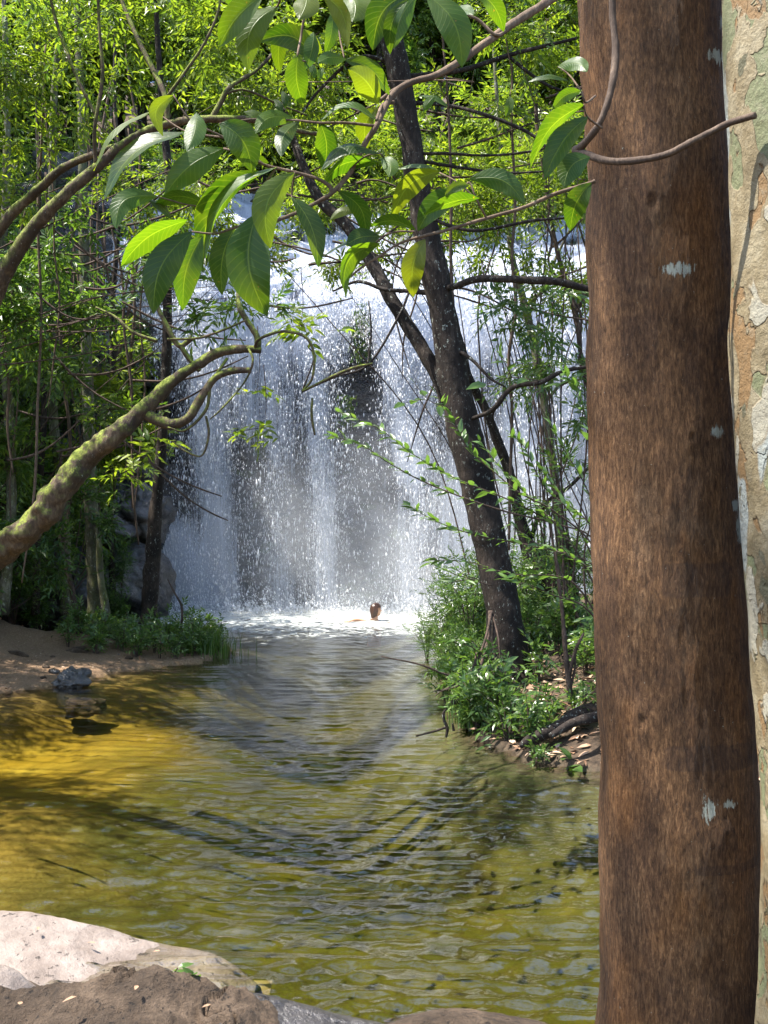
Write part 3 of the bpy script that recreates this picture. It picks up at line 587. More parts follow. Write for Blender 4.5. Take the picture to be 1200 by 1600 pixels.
tw([(545,-15,1.6),(530,40,1.62),(538,93,1.58)],.0015,.001); tw([(680,118,1.66),(740,128,1.72),(700,125,1.8),(600,127,1.8),(500,128,1.8),(440,128,1.82)],.001,.0008)
tw([(529,299,1.58),(545,268,1.6),(570,245,1.58),(592,240,1.57),(600,246,1.6)],.0014,.001); tw([(460,270,1.5),(456,300,1.52),(456,310,1.52)],.0014,.001)
tw([(797,150,1.8),(800,120,1.8),(790,60,1.76)],.0007,.0007); tw([(680,118,1.66),(690,140,1.8),(700,160,1.85),(700,170,1.9)],.0008,.0007)
b.part('stem', fb, M['twig_front'])
for k, L in enumerate(LV):
    V, F, U = big_leaf(L, k); o = part('leaf', fb, V, [F], M['big_leaf'], attrs={'luv': U})

# ---------------------------------------------------------------- traced trees round the pool
def tree_thing(label, base, group=None, cat='tree', name='tree'): return thing(name, label, cat, base, group)
def pth(pts): return np.array([P(*q) for q in pts])
def rad(pts, ws): return np.array([w / 2 * q[2] / FX for q, w in zip(pts, ws)])
def crown_mesh(centres, rads, nsp, K, lnr, leafL, lw, seed, kind='dia', clump=.33, flat=.7, upn=.6):
    """sprays grouped in uneven clumps round several centres"""
    r = np.random.default_rng(seed); Vs = []
    centres = np.atleast_2d(centres); nc = max(6, int(nsp / 26)); w = np.array([q ** 2 for q in np.broadcast_to(rads, (len(centres),))]); w = w / w.sum()
    ci = r.choice(len(centres), nc, p=w); rr = np.broadcast_to(rads, (len(centres),))[ci]
    dv = nrm(r.normal(0, 1, (nc, 3))); cc_ = centres[ci] + dv * (rr * r.uniform(.35, 1.0, nc) ** .6)[:, None] * np.array([1, 1, flat])
    k = r.integers(0, nc, nsp); cs = (rr[k] * clump * r.uniform(.5, 1.2, nsp))[:, None]
    pos = cc_[k] + r.normal(0, .55, (nsp, 3)) * cs * np.array([1, 1, .55])
    out = nrm(pos - centres[ci[k]] + 1e-6); dr = nrm(out * .6 + r.normal(0, .6, (nsp, 3)) + np.array([0, 0, -.05]))
    bs, d, n_, L = spray_points(pos, dr, r.uniform(*lnr, nsp), K, leafL, r, upn=upn)
    V, F = leaves(bs, d, n_, L, L * lw, kind)
    return V, F, cc_, pos, dr
M_up = np.array([0, 0, 1.0])

b = MB(); b.tube([P(1015, -1600, 2.45), (-.6, 2.6, 7.6), (-2.4, 2.5, 9.4), (-3.6, 2.4, 10.4)], [.14, .10, .06, .03], 10, 30, .1, 3); b.tube([P(1015, -1590, 2.45), (1.2, 3.4, 8.5), (1.8, 4.4, 11)], [.12, .08, .03], 10, 30, .1, 4)
b.tube([P(1015, -1590, 2.45), (.4, 1.4, 8), (-.4, .2, 10.5)], [.12, .08, .03], 10, 30, .1, 4)
b.part('limb', BIG_TREE, M['bark_brown'])
V, F, *_ = crown_mesh([(-3.0, 2.4, 10.1), (-3.9, 2.9, 10.9), (-2.2, 1.8, 10.6), (1.8, 4.4, 11.2), (-.4, .2, 10.8)], [1.3, 1.1, 1.2, 1.3, 1.3], 620, 10, (.3, .6), .13, .4, 71)  # unseen crown above the frame; left clumps added to shade the trunk
part('crown', BIG_TREE, V, F, M['leaf_mid'], kind='stuff', smooth=False)
# main leaning dark tree
D0 = 11.6
mt_ = tree_thing('dark leaning tree with a lit grey edge rising from the right bank of the pool', P(800, 1075, D0))
main = [(806,1085,11.5),(800,1040,11.5),(788,970,11.5),(776,900,11.5),(758,810,11.5),(734,710,11.5),(712,610,11.5),(694,500,11.5),(672,390,11.5),(655,300,11.5),(640,210,11.5),(618,90,11.5),(600,-20,11.5),(580,-200,11.5),(560,-420,11.5)]
mw = [78,64,56,54,53,56,48,44,41,37,36,36,34,30,20]
b = MB(); b.tube(pth(main), rad(main, mw), 26, 260, .10, 2, knob=.8)
fk = [(700,640,11.6),(688,596,11.6),(650,530,11.7),(612,468,11.8),(575,400,12.0),(535,345,12.1),(500,312,12.2),(470,250,12.4),(440,160,12.6)]
b.tube(pth(fk), rad(fk, [22,24,22,21,20,18,17,14,8]), 14, 90, .10, 5)
b.part('trunk', mt_, M['bark_dark'])
b = MB()
def limb(mb, pts, ws, sides=8, n=None, rough=.1, seed=1): mb.tube(pth(pts), rad(pts, ws), sides, n or len(pts) * 8, rough, seed)
limb(b, [(688,452,11.5),(715,446,11.3),(745,436,11.2),(790,436,11.2),(830,438,11.2),(870,440,11.2),(905,448,11.2),(960,460,11.3)], [9,11,12,12,13,13,12,8])
limb(b, [(700,540,11.5),(735,560,11.3),(765,590,11.2),(790,605,11.2)], [6,6,5,3]); limb(b, [(735,655,11.4),(770,640,11.1),(800,606,11),(845,597,10.9),(880,580,10.9),(925,572,10.9)], [6,8,8,8,7,5])
limb(b, [(690,460,11.5),(640,455,11.6),(600,452,11.7),(560,440,11.8),(520,455,12)], [9,7,6,5,3]); limb(b, [(660,330,11.5),(700,352,11.3),(750,360,11.2),(830,345,11.2),(895,340,11.2)], [6,6,5,5,3])
limb(b, [(650,240,11.5),(700,240,11.3),(760,243,11.2),(820,238,11.2),(880,225,11)], [5,5,4,4,2]); limb(b, [(648,250,11.5),(720,262,11.3),(790,270,11.2),(850,268,11)], [5,5,4,3])
limb(b, [(640,160,11.5),(700,165,11.4),(760,180,11.2),(830,210,11.1),(870,250,11)], [7,6,6,5,3]); limb(b, [(630,120,11.5),(720,110,11.6),(800,85,11.7),(900,60,11.8)], [8,8,7,5])
limb(b, [(625,100,11.5),(560,90,11.6),(500,140,11.7),(470,180,11.7)], [7,6,5,3]); limb(b, [(640,455,11.6),(620,500,11.5),(575,570,11.4),(520,590,11.3),(472,612,11.3)], [4,4,4,4,3])
limb(b, [(575,570,11.4),(580,520,11.4),(576,470,11.4)], [4,3,2]); limb(b, [(472,612,11.3),(490,560,11.3),(480,540,11.3)], [3,2,2])
limb(b, [(790,85,11.7),(850,130,11.7),(905,150,11.7)], [6,5,3]); limb(b, [(600,-20,11.5),(700,-60,11.4),(850,-80,11)], [16,12,6]); limb(b, [(590,-100,11.5),(480,-160,11.2),(350,-190,11)], [16,12,6])
b.part('limb', mt_, M['bark_dark'])
r_ = np.random.default_rng(4)
V, F, *_ = crown_mesh([P(600, -260, 11.5), P(820, -200, 11), P(430, -240, 11), P(700, -420, 11.5), P(520, -420, 11.5)], [1.0, 1.0, 1.0, 1.3, 1.3], 900, 11, (.3, .6), .11, .38, 8)
part('crown', mt_, V, F, M['leaf_mid'], kind='stuff', smooth=False)

def sprayset(pts, r, K, ln, leafL, lw, kind='oval', spread=.6, ups=.4, per=1):
    """short side twigs with leaves along a path"""
    p = np.asarray(pts); t = nrm(np.gradient(p, axis=0)); pos = np.repeat(p, per, 0); t = np.repeat(t, per, 0)
    dr = nrm(t * .7 + r.normal(0, spread, pos.shape)); n = len(pos)
    return spray_points(pos, dr, r.uniform(ln[0], ln[1], n), K, leafL, r, upn=ups)

# second leaning stem and slender stems on the right
def stem_tree(label, pts, ws, matn='bark_dark', seed=0, twigs=(), leaf=None, name='slender_tree', cat='tree', group=None, sides=12, rough=.12):
    t_ = thing(name, label, cat, P(*pts[0]), group); b = MB(); b.tube(pth(pts), rad(pts, ws), sides, len(pts) * 14, rough, seed); b.part('trunk', t_, M[matn])
    if twigs:
        b = MB()
        for (q, w_) in twigs: limb(b, q, w_, 6, seed=seed)
        b.part('limb', t_, M[matn])
    if leaf:
        V, F, *_ = leaf; part('crown', t_, V, F, M['leaf_mid'], kind='stuff', smooth=False)
    return t_
stem_tree('bent stem leaning left behind the dark leaning tree with a swollen foot', [(892,985,14.5),(880,958,14.5),(862,925,14.5),(836,885,14.5),(815,820,14.5),(798,745,14.5),(778,690,14.5),(755,632,14.5),(732,588,14.4),(722,540,14.4),(700,470,14.4),(690,380,14.3)],
   [62,46,34,30,20,16,15,14,13,10,8,5], seed=3, twigs=[([(830,840,14.5),(850,790,14.4),(890,760,14.3),(930,720,14.2)],[8,7,6,4]), ([(790,720,14.5),(770,650,14.3),(800,600,14.2)],[6,4,3])])
stem_tree('slender grey stem standing upright just left of the thick brown trunk', [(898,965,15),(890,920,15),(878,850,15),(866,740,15),(852,640,15),(842,580,15),(830,520,15),(818,470,15),(800,400,15),(792,330,15),(780,200,15),(770,60,15)],
   [22,18,15,14,13,13,13,12,9,8,7,4], 'bark_pale', 5, [([(820,480,15),(850,450,15),(870,400,15),(905,330,15)],[8,6,5,3]), ([(850,630,15),(880,600,15),(925,590,15)],[6,5,3])])
stem_tree('thin dark sapling crossing the pale falls at the far right', [(935,700,13.5),(922,620,13.5),(908,560,13.5),(900,490,13.5),(880,430,13.5),(862,350,13.5),(850,270,13.5),(838,180,13.5),(842,60,13.5)],
   [7,7,7,8,7,7,6,6,4], 'twig', 6, [([(900,490,13.5),(915,460,13.4),(930,430,13.3)],[5,4,3])])
stem_tree('dark wiry stem hanging beside the thin sapling in front of the falls', [(795,860,12.5),(797,760,12.5),(800,640,12.5),(795,560,12.5),(806,480,12.5),(800,400,12.5),(805,320,12.5),(800,200,12.5),(800,100,12.5)],
   [4,5,5,5,6,5,5,4,3], 'vine', 7)
stem_tree('thin wiry vine hanging just right of the dark leaning tree', [(722,560,12.2),(712,520,12.2),(706,440,12.2),(704,380,12.2),(705,300,12.2),(700,160,12.2),(690,40,12.2)], [4,4,5,5,5,4,3], 'vine', 8, name='vine', cat='vine')

# mossy leaning limb on the left
ml = [(-190,1000,9.6),(-90,935,9.4),(-10,866,9.2),(44,828,9.1),(98,762,9.0),(132,718,9.05),(185,674,8.95),(230,635,9.0),(268,598,9.0),(305,572,9.0),(345,550,9.0),(380,545,9.0),(408,547,9.0)]
mo = thing('mossy_tree', 'thick mossy leaning tree limb reaching in from the left over the pool', 'tree', P(-190, 1000, 9.6))
b = MB(); b.tube(pth(ml), rad(ml, [64,57,50,46,42,38,32,24,19,16,14,13,12]), 30, 260, .24, 12, knob=.6); b.part('trunk', mo, M['bark_moss'])
b = MB(); limb(b, [(225,645,9.0),(262,662,8.95),(292,655,8.9),(312,625,8.9),(335,592,8.9),(360,580,8.9),(392,578,8.9)], [22,18,15,13,12,11,9], 12, 70, .16)
limb(b, [(402,547,9),(402,528,9),(388,505,9),(374,480,9),(372,455,9.1)], [11,10,9,8,6], 12, 50, .16)
limb(b, [(398,545,9),(405,530,8.9),(440,518,8.8),(475,525,8.7),(490,550,8.7),(488,590,8.7),(472,612,8.7)], [6,5,5,5,4,4,3]); limb(b, [(472,612,8.7),(520,588,8.7),(552,575,8.7),(582,568,8.7)], [4,5,5,3])
limb(b, [(300,528,9),(280,540,9),(262,512,9),(246,480,9),(236,462,9)], [8,9,8,7,5]); limb(b, [(312,580,9),(295,560,9),(282,540,9)], [7,8,9])
limb(b, [(246,533,9),(210,520,9),(180,495,9.1),(150,480,9.2)], [6,5,4,3]); limb(b, [(262,530,9),(310,528,8.9),(350,515,8.8),(385,500,8.8)], [4,4,4,3])
limb(b, [(355,560,9),(330,600,8.9),(322,640,8.9),(290,672,8.9),(262,668,8.9)], [5,5,5,4,3]); limb(b, [(322,650,8.9),(326,680,8.9),(315,712,8.9),(290,705,8.9),(270,690,8.9)], [4,4,3,3,2])
limb(b, [(386,540,9),(395,565,8.9),(380,600,8.9),(345,640,8.8),(328,655,8.8)], [4,4,3,3,2]); limb(b, [(488,622,8.7),(487,650,8.7),(492,680,8.7)], [3,4.5,3])
b.part('limb', mo, M['bark_moss'])
# arching limb top left
al = [(-60,560,9.6),(-20,480,9.5),(14,415,9.4),(50,360,9.3),(90,315,9.2),(135,275,9.2),(185,232,9.2),(225,207,9.2),(270,192,9.2),(320,186,9.2),(370,186,9.2),(420,190,9.3),(470,205,9.4),(520,212,9.5)]
a2 = thing('arching_tree', 'mossy arching limb curving across the upper left behind the large leaves', 'tree', P(-60, 560, 9.6))
b = MB(); b.tube(pth(al), rad(al, [36,31,26,22,19,17,15,13,12,12,11,10,8,5]), 18, 170, .17, 15, knob=.7)
b.tube(pth([(-40,420,9.8),(10,345,9.7),(60,296,9.6),(100,262,9.5),(150,240,9.4),(190,225,9.3)]), rad([(0,0,9.5)] * 6, [20,17,15,13,11,8]), 14, 80, .17, 16)
b.part('trunk', a2, M['bark_moss'])
b = MB(); limb(b, [(262,190,9.2),(258,150,9.2),(240,110,9.3),(215,60,9.4),(190,0,9.5),(170,-60,9.5)], [9,9,8,7,6,4]); limb(b, [(262,150,9.2),(285,118,9.2),(318,70,9.2),(340,20,9.2),(350,-40,9.2)], [6,5,5,4,3])
limb(b, [(330,186,9.2),(345,160,9.2),(360,135,9.2),(400,110,9.3),(440,70,9.4)], [9,9,8,6,4]); limb(b, [(150,262,9.2),(148,200,9.1),(160,120,9.1),(155,40,9.1),(152,-40,9.1)], [7,6,6,5,4])
limb(b, [(150,180,9.1),(120,120,9.1),(90,40,9.2),(75,-20,9.2)], [5,5,5,4]); limb(b, [(345,150,9.2),(380,140,9.2),(430,160,9.3),(480,180,9.3)], [5,4,4,3])
b.part('limb', a2, M['bark_moss'])
r8 = np.random.default_rng(8)
V, F, *_ = crown_mesh([P(150, -220, 9.3), P(380, -240, 9.2), P(-150, -150, 9)], [.9, .8, 1.2], 500, 11, (.3, .6), .10, .36, 9)
part('crown', a2, V, F, M['leaf_mid'], kind='stuff', smooth=False)
V, F, *_ = crown_mesh([P(-800, 100, 9), P(-760, -150, 8.5), P(-650, -60, 9.5)], [1.5, 1.5, 1.0], 900, 11, (.3, .6), .11, .36, 10)
part('crown', mo, V, F, M['leaf_mid'], kind='stuff', smooth=False)
# island trees
b = MB(); pts = [(228,1012,17),(231,985,17),(234,940,17),(238,880,17),(243,800,17),(249,740,17),(254,680,17),(258,600,17),(261,540,17),(262,450,17),(266,360,17),(262,260,17),(250,120,17),(240,-60,17)]
it_ = thing('slender_tree', 'slender dark trunk on the sandy spit in front of the left end of the falls', 'tree', P(*pts[0]))
b.tube(pth(pts), rad(pts, [40,30,26,25,20,17,16,15,15,14,13,12,10,6]), 14, 150, .12, 21); b.part('trunk', it_, M['bark_dark'])
V, F, *_ = crown_mesh([P(250, 20, 17), P(200, -80, 17), P(330, -40, 16.5)], [1.1, 1.2, 1.1], 500, 11, (.3, .6), .12, .36, 22); part('crown', it_, V, F, M['leaf_far'], kind='stuff', smooth=False)
b = MB(); pts = [(146,1012,17.2),(149,985,17.2),(149,930,17.2),(146,870,17.2),(143,800,17.2),(140,740,17.2),(140,690,17.2),(136,600,17.2),(134,480,17.2),(130,340,17.2),(128,200,17.2),(120,0,17.2),(118,-100,17.2)]
i2 = thing('slender_tree', 'pale lichened trunk at the end of the sand bank', 'tree', P(*pts[0]))
b.tube(pth(pts), rad(pts, [44,30,24,23,22,20,19,18,17,15,13,10,6]), 14, 150, .12, 24); b.part('trunk', i2, M['bark_pale'])
b = MB(); q = [(160,1008,17),(167,990,17),(165,950,17),(158,905,17),(155,860,17),(152,800,17.1)]; b.tube(pth(q), rad(q, [20,16,13,11,10,7]), 10, 60, .12, 25); b.part('side_stem', i2, M['bark_pale'])
V, F, *_ = crown_mesh([P(120, -20, 17), P(60, -60, 17)], [1.2, 1.2], 300, 11, (.3, .6), .12, .36, 26); part('crown', i2, V, F, M['leaf_far'], kind='stuff', smooth=False)
stem_tree('thin dark leaning stem between the pale trunk and the boulder', [(130,1008,16.6),(124,985,16.6),(114,930,16.6),(106,890,16.6),(96,840,16.6),(92,780,16.6),(96,700,16.6)], [13,10,9,8,7,6,4], 'twig', 27)
# ---------------------------------------------------------------- forest: prototypes and copies
def copy_tree(o):
    c = o.copy(); C.objects.link(c)
    for ch in [x for x in C.objects if x.parent == o]:
        d = ch.copy(); C.objects.link(d); d.parent = c
    return c
protos = {}
def forest_proto(kind, seed, h, cr, nsp, leafmat, leafL=.15, bark='bark_dark', ncl=5, low=.45, lnr=(.35, .7)):
    r = np.random.default_rng(seed)
    o = thing('forest_tree', 'tree', 'tree', (0, 0, 0)); b = MB()
    bend = r.normal(0, .25, 2); tr_ = np.array([[0, 0, -.6], [bend[0] * .4, bend[1] * .4, h * .33], [bend[0], bend[1], h * .66], [bend[0] * 1.6, bend[1] * 1.6, h * .95]])
    b.tube(tr_, [.16 * h / 7, .12 * h / 7, .08 * h / 7, .03], 8, 22, .1, seed)
    cen = []
    for i in range(ncl):
        a = i * 2.4 + r.uniform(0, 1); zz = h * (low + (1 - low) * (i + .5) / ncl); q = cr * .55 * r.uniform(.5, 1.1)
        cen.append([math.cos(a) * q, math.sin(a) * q, zz]); s = tr_[1] + (tr_[3] - tr_[1]) * max(0, (zz / h - .35) / .65) * .8
        b.tube([s, (s + np.array(cen[-1])) / 2 + [0, 0, -.12], cen[-1]], [.05, .035, .015], 5, 8, .1, i)
    V, F, cc, pos, dr = crown_mesh(np.array(cen), cr * .62, nsp, 10, lnr, leafL, .36, seed + 50)
    for q in cc[::3]:
        j = int(np.argmin([np.linalg.norm(q - c_) for c_ in cen])); b.tube([cen[j], q], [.018, .006], 4, 4, 0, 0, False)
    b.part('trunk', o, M[bark]); part('crown', o, V, F, M[leafmat], kind='stuff', smooth=False)
    protos.setdefault(kind, []).append([o, False])
r = np.random.default_rng(21)
for s, (lm_, ll_, ns_) in enumerate([('leaf_far', .17, 1500), ('leaf_mid', .22, 1100), ('leaf_far', .13, 2100), ('leaf_far', .24, 950), ('leaf_mid', .15, 1700), ('leaf_far', .19, 1300)]): forest_proto('hill', 100 + s, 6.6 + s * .35, 2.5, ns_, lm_, ll_)
for s in range(3): forest_proto('bank', 120 + s, 8.0 + s * .6, 2.0, 1500, 'leaf_mid', .14, 'bark_dark', 8, .12)
def shrub_proto(kind, seed, h, w, nsp, mat, leafL, lw=.36, K=9, lk='dia', lnr=(.25, .5), nst=7):
    r = np.random.default_rng(seed); o = thing('shrub', 'shrub', 'shrub', (0, 0, 0)); b = MB(); P0, D0_ = [], []
    for i in range(nst):
        a = r.uniform(0, 6.28); q = w * r.uniform(.1, .8); e = np.array([math.cos(a) * q, math.sin(a) * q, h * r.uniform(.55, 1)])
        pa = spline([[0, 0, -.15], e * [.35, .35, .55], e], 14); b.tube(pa, np.linspace(.008 + .002 * h, .003, 14), 5, None, 0, 0, False)
        m_ = nsp // nst; k = r.integers(4, 14, m_); P0.append(pa[k] + r.normal(0, .04 * h, (m_, 3))); t = nrm(pa[k] - pa[k - 2]); D0_.append(nrm(t * .5 + r.normal(0, .6, (m_, 3))))
    bs, d, n_, L = spray_points(np.vstack(P0), np.vstack(D0_), r.uniform(*lnr, nst * (nsp // nst)), K, leafL, r)
    V, F = leaves(bs, d, n_, L, L * lw, lk)
    b.part('stem', o, M['twig']); part('foliage', o, V, F, M[mat], kind='stuff', smooth=False)
    protos.setdefault(kind, []).append([o, False])
for s in range(4): shrub_proto('understorey', 140 + s, 2.4 + .4 * s, 1.2, 330, 'leaf_dark', .13, lnr=(.3, .6), nst=9)
for s in range(3): shrub_proto('herb', 150 + s, .42 + .1 * s, .28, 34, 'leaf_spray', .095, .34, 6, 'oval', (.12, .25), 5)
for s in range(2): shrub_proto('willow', 160 + s, 1.25, .55, 200, 'leaf_spray', .075, .26, 10, 'dia', (.2, .4), 11)
use_count = {}
def place(kind, x, y, label, group, rot=None, s=1.0, z=None, name=None, cat=None, tilt=0):
    L = protos[kind]; i = use_count.get(kind, 0) % len(L); use_count[kind] = use_count.get(kind, 0) + 1
    if not L[i][1]: o = L[i][0]; L[i][1] = True
    else: o = copy_tree(L[i][0])
    o.location = (x, y, (Hs(x, y) if z is None else z) - .02); o.rotation_euler = (tilt * random.Random(use_count[kind]).uniform(-1, 1), tilt, r.uniform(0, 6.28) if rot is None else rot); o.scale = (s, s, s * r.uniform(.9, 1.1))
    o['label'] = label; o['group'] = group
    if name: o.name = name
    if cat: o['category'] = cat
    return o
for s in range(2): shrub_proto('hillbush', 170 + s, 2.0, 1.3, 420, 'leaf_far', .15, lnr=(.3, .6), nst=9)
# trees on the slope above the falls
rows = [(29.0, 2.0), (31.2, 2.1), (33.6, 2.3), (35.2, 2.5), (39, 2.9), (44, 3.3), (50, 3.9), (57, 4.6)]
for y0, dx in rows:
    x = -.36 * y0 - 2
    while x < .30 * y0 + 3:
        xx, yy = x + r.uniform(-.5, .5) * dx * .6, y0 + r.uniform(-.6, .8)
        z_ = None
        side = 'upper left' if xx < -.12 * y0 else ('middle' if xx < .12 * y0 else 'upper right')
        place('hill', xx, yy, f'sunlit yellow-green tree on the {"far slope high above" if y0 > 42 else "slope just above"} the {side} of the waterfall', f'trees on the slope above the waterfall, {side}{" far" if y0 > 42 else ""}', s=r.uniform(.8, 1.15) * (1 + (y0 - 30) * .012), tilt=.05)
        x += dx
for i in range(34):
    x = -11.5 + 20 * (i + r.uniform(0, 1)) / 34; y = r.uniform(27.0, 28.4)
    place('hillbush', x, y, f'sunlit bush growing on the top edge of the waterfall at its {"left end" if x < -5 else ("middle" if x < 1.5 else "right end")}', f'bushes on the top edge of the waterfall, {"left end" if x < -5 else ("middle" if x < 1.5 else "right end")}', s=r.uniform(.7, 1.25), name='bush', cat='bush')
# left bank trees and understorey
for (x, y, s) in [(-6.4, 19.2, 1.0), (-7.8, 18.2, 1.0), (-6.6, 21.6, .7), (-8.8, 21.5, 1.1), (-7.6, 23.6, .8), (-9.8, 19.8, 1.2), (-8.9, 24.6, 1.2), (-7.6, 15.9, 1.1), (-11, 23, 1.3), (-7.2, 25.4, .7)]:
    place('bank', x, y, 'tall slim tree with small leaves in the shady wood left of the waterfall', 'slim trees in the wood left of the waterfall', s=s, tilt=.06)
for i in range(60):
    x, y = r.uniform(-11.5, -5.1), r.uniform(17.9, 26.5)
    if y > 22.4: x = min(x, -5.6)
    h_ = Hs(x, y)
    if h_ < .1: x -= 1.8
    place('understorey', x, y, 'dense dark green bush in the shady wood left of the waterfall', 'bushes in the shady wood on the left bank', s=r.uniform(.8, 1.5))
for (px, py, D, s_) in [(60, 985, 18.6, .5), (150, 940, 19.6, .4), (190, 900, 20.6, .35), (20, 960, 18.8, .6), (185, 985, 19.5, .3)]:
    q_ = P(px, py + 25, D); place('understorey', q_[0], D, 'low dark bush in front of the grey boulders left of the falls', 'low bushes before the grey boulders', s=s_, z=max(q_[2], 0))
for i in range(9):
    x, z = r.uniform(-6.6, -4.6), r.uniform(2.2, 10.5)
    place('understorey', x, float(cliff_y(np.array([x]), np.array([z]))[0]) + .05, 'dark bush rooted on the rock ledges left of the falling water', 'bushes on the rock ledges', s=r.uniform(.3, .55), z=z)
# trees overhanging from left, out of the frame's edge inward
for (x, y, s) in [(-7.8, 12.8, .95), (-9.2, 10.2, 1.0), (-7.3, 15.2, .9)]:
    place('bank', x, y, 'tall slim tree leaning over the sand bank at the left edge', 'slim trees beside the sand bank', s=s, tilt=.08)
for i in range(10):
    x, y = r.uniform(-8.5, -5.6), r.uniform(11.8, 17.2)
    place('understorey', x, y, 'leafy bush behind the sand bank at the left edge', 'bushes behind the sand bank', s=r.uniform(.6, 1.0))
# right bank
for (x, y, s) in [(6.2, 17.0, .85), (8.0, 19.0, 1.0), (7.2, 14.5, .9), (5.4, 11.0, .9), (9.5, 22, 1.1)]:
    place('bank', x, y, 'slim tree standing on the right bank behind the thick brown trunk', 'slim trees on the right bank', s=s, tilt=.05)
for i in range(16):
    x, y = r.uniform(1.7, 6), r.uniform(12.5, 21)
    place('willow', x, y, 'bright low bush on the sunny right bank behind the dark leaning tree', 'low bushes on the right bank', s=r.uniform(.7, 1.3), name='bush', cat='bush')
for i in range(5):
    place('understorey', r.uniform(3.2, 6), r.uniform(8.5, 13), 'leafy bush in the shade behind the thick brown trunk', 'bushes behind the thick brown trunk', s=r.uniform(.5, .8))
for (px, D, s) in [(668, 15.8, .55), (690, 14.6, .75), (712, 14.9, .95), (735, 13.6, .95), (700, 13.2, .6), (752, 14.6, 1.15), (725, 12.6, .6)]:
    x = (px - 600) * D / FX; place('willow', x, D, 'pale green narrow-leaved bush leaning out over the water left of the dark leaning tree', 'narrow-leaved bushes at the water edge', s=s, z=max(Hs(x, D), 0.0), name='bush', cat='bush')
for i in range(84):
    t_ = r.uniform(0, 1) ** 1.3; y = 9.2 + 7 * t_; x = .85 + .55 * max(0, 1 - abs(y - 9.2)) + r.uniform(0, 1.7)
    if Hs(x, y) < .02: x += .35
    place('herb', x, y, 'small leafy herb on the littered right bank', 'small herbs on the right bank', s=r.uniform(.6, 1.25), name='herb', cat='herb')
for i in range(70):
    px, D = r.uniform(105, 350), r.uniform(15.2, 17.3); x = (px - 600) * D / FX
    if Hs(x, D) < .02: continue
    place('herb', x, D, 'small leafy herb among the stones at the tip of the sand bank', 'small herbs at the tip of the sand bank', s=r.uniform(.5, .95), name='herb', cat='herb')
for i in range(34):
    y = r.uniform(9.0, 14); x = .66
    while x < 3 and Hs(x, y) < .03: x += .04
    place('herb', x + r.uniform(-.05, .12), y, 'leafy herb overhanging the water along the right bank', 'herbs overhanging the water on the right bank', s=r.uniform(.5, 1.0), name='herb', cat='herb')
for k_, L in protos.items():
    for o, used in L:
        if not used:
            for ch in [x for x in C.objects if x.parent == o]: bpy.data.objects.remove(ch)
            bpy.data.objects.remove(o)
# sparse airy foliage on the stems in front of the right half of the falls
def airy(name, label, centres, rads_, nsp, K, leafL, lw, mat, seed, base, lnr=(.2, .45), stems=3, group=None, kind='dia', flat=.8):
    o = thing(name, label, 'sapling' if name == 'sapling' else 'tree', base, group); rr = np.random.default_rng(seed)
    V, F, cc, pos, dr = crown_mesh(np.array(centres), rads_, nsp, K, lnr, leafL, lw, seed, kind, .5, flat, .8)
    b = MB(); c0 = np.array(base, float)
    for q in cc[:: max(1, len(cc) // stems)]:
        w1 = c0 + (q - c0) * np.array([.2, .2, .4]) + rr.normal(0, .16, 3); w2 = c0 + (q - c0) * np.array([.6, .6, .75]) + rr.normal(0, .16, 3); b.tube([c0, w1, w2, q], [.013, .010, .007, .003], 6, 24, .1, seed)
    for k in range(0, len(pos), 3):
        b.tube([pos[k] - dr[k] * .12, pos[k] + dr[k] * .3], [.003, .0015], 3, None, 0, 0, False)
    b.part('stem', o, M['twig']); part('foliage', o, V, F, M[mat], kind='stuff', smooth=False); return o
airy('sapling', 'airy light green sapling in front of the upper right of the waterfall', [P(780, 330, 13), P(860, 400, 13), P(720, 300, 13), P(830, 280, 13.5)], [.65, .55, .5, .7], 300, 9, .11, .32, 'leaf_far', 201, (2.3, 13.3, Hs(2.3, 13.3)))
airy('sapling', 'airy sapling with small leaves above the middle of the waterfall', [P(600, 330, 15), P(660, 250, 15), P(560, 260, 15), P(500, 320, 15.5)], [.6, .8, .8, .5], 320, 9, .12, .32, 'leaf_far', 202, (1.6, 15.3, Hs(1.6, 15.3)), stems=2)
airy('sapling', 'sapling with drooping leaves between the slender grey stem and the brown trunk', [P(880, 560, 12), P(840, 480, 12), P(900, 640, 12), P(770, 470, 12)], [.4, .4, .4, .35], 150, 9, .12, .30, 'leaf_spray', 203, (2.2, 12.2, Hs(2.2, 12.2)))
airy('sapling', 'feathery pale sapling at the foot of the slender grey stem', [P(880, 760, 13), P(850, 850, 13), P(905, 880, 13), P(800, 560, 13)], [.4, .45, .4, .5], 170, 9, .10, .28, 'leaf_spray', 204, (2.05, 13.4, Hs(2.05, 13.4)))
airy('sapling', 'sapling with a tuft of fine leaves left of the leafy limb end over the falls', [P(300, 520, 12), P(330, 480, 12), P(270, 480, 12), P(400, 470, 12)], [.25, .3, .3, .3], 60, 9, .13, .30, 'leaf_mid', 205, (-5.8, 13.6, 3.5), stems=4)
airy('sapling', 'bright leafy sapling behind the arching limb at the upper left', [P(180, 420, 13), P(90, 380, 13), P(230, 330, 13), P(60, 480, 13)], [.6, .6, .5, .5], 260, 9, .13, .34, 'leaf_mid', 206, (-6.2, 13.4, .2))
airy('sapling', 'sunlit sapling high over the pool behind the close leaves', [P(330, 60, 12), P(240, 20, 12), P(430, 130, 12.5), P(480, 40, 12), P(380, 10, 12)], [.7, .7, .6, .6, .6], 420, 9, .11, .34, 'leaf_far', 207, (-6.0, 12.9, 3.5))
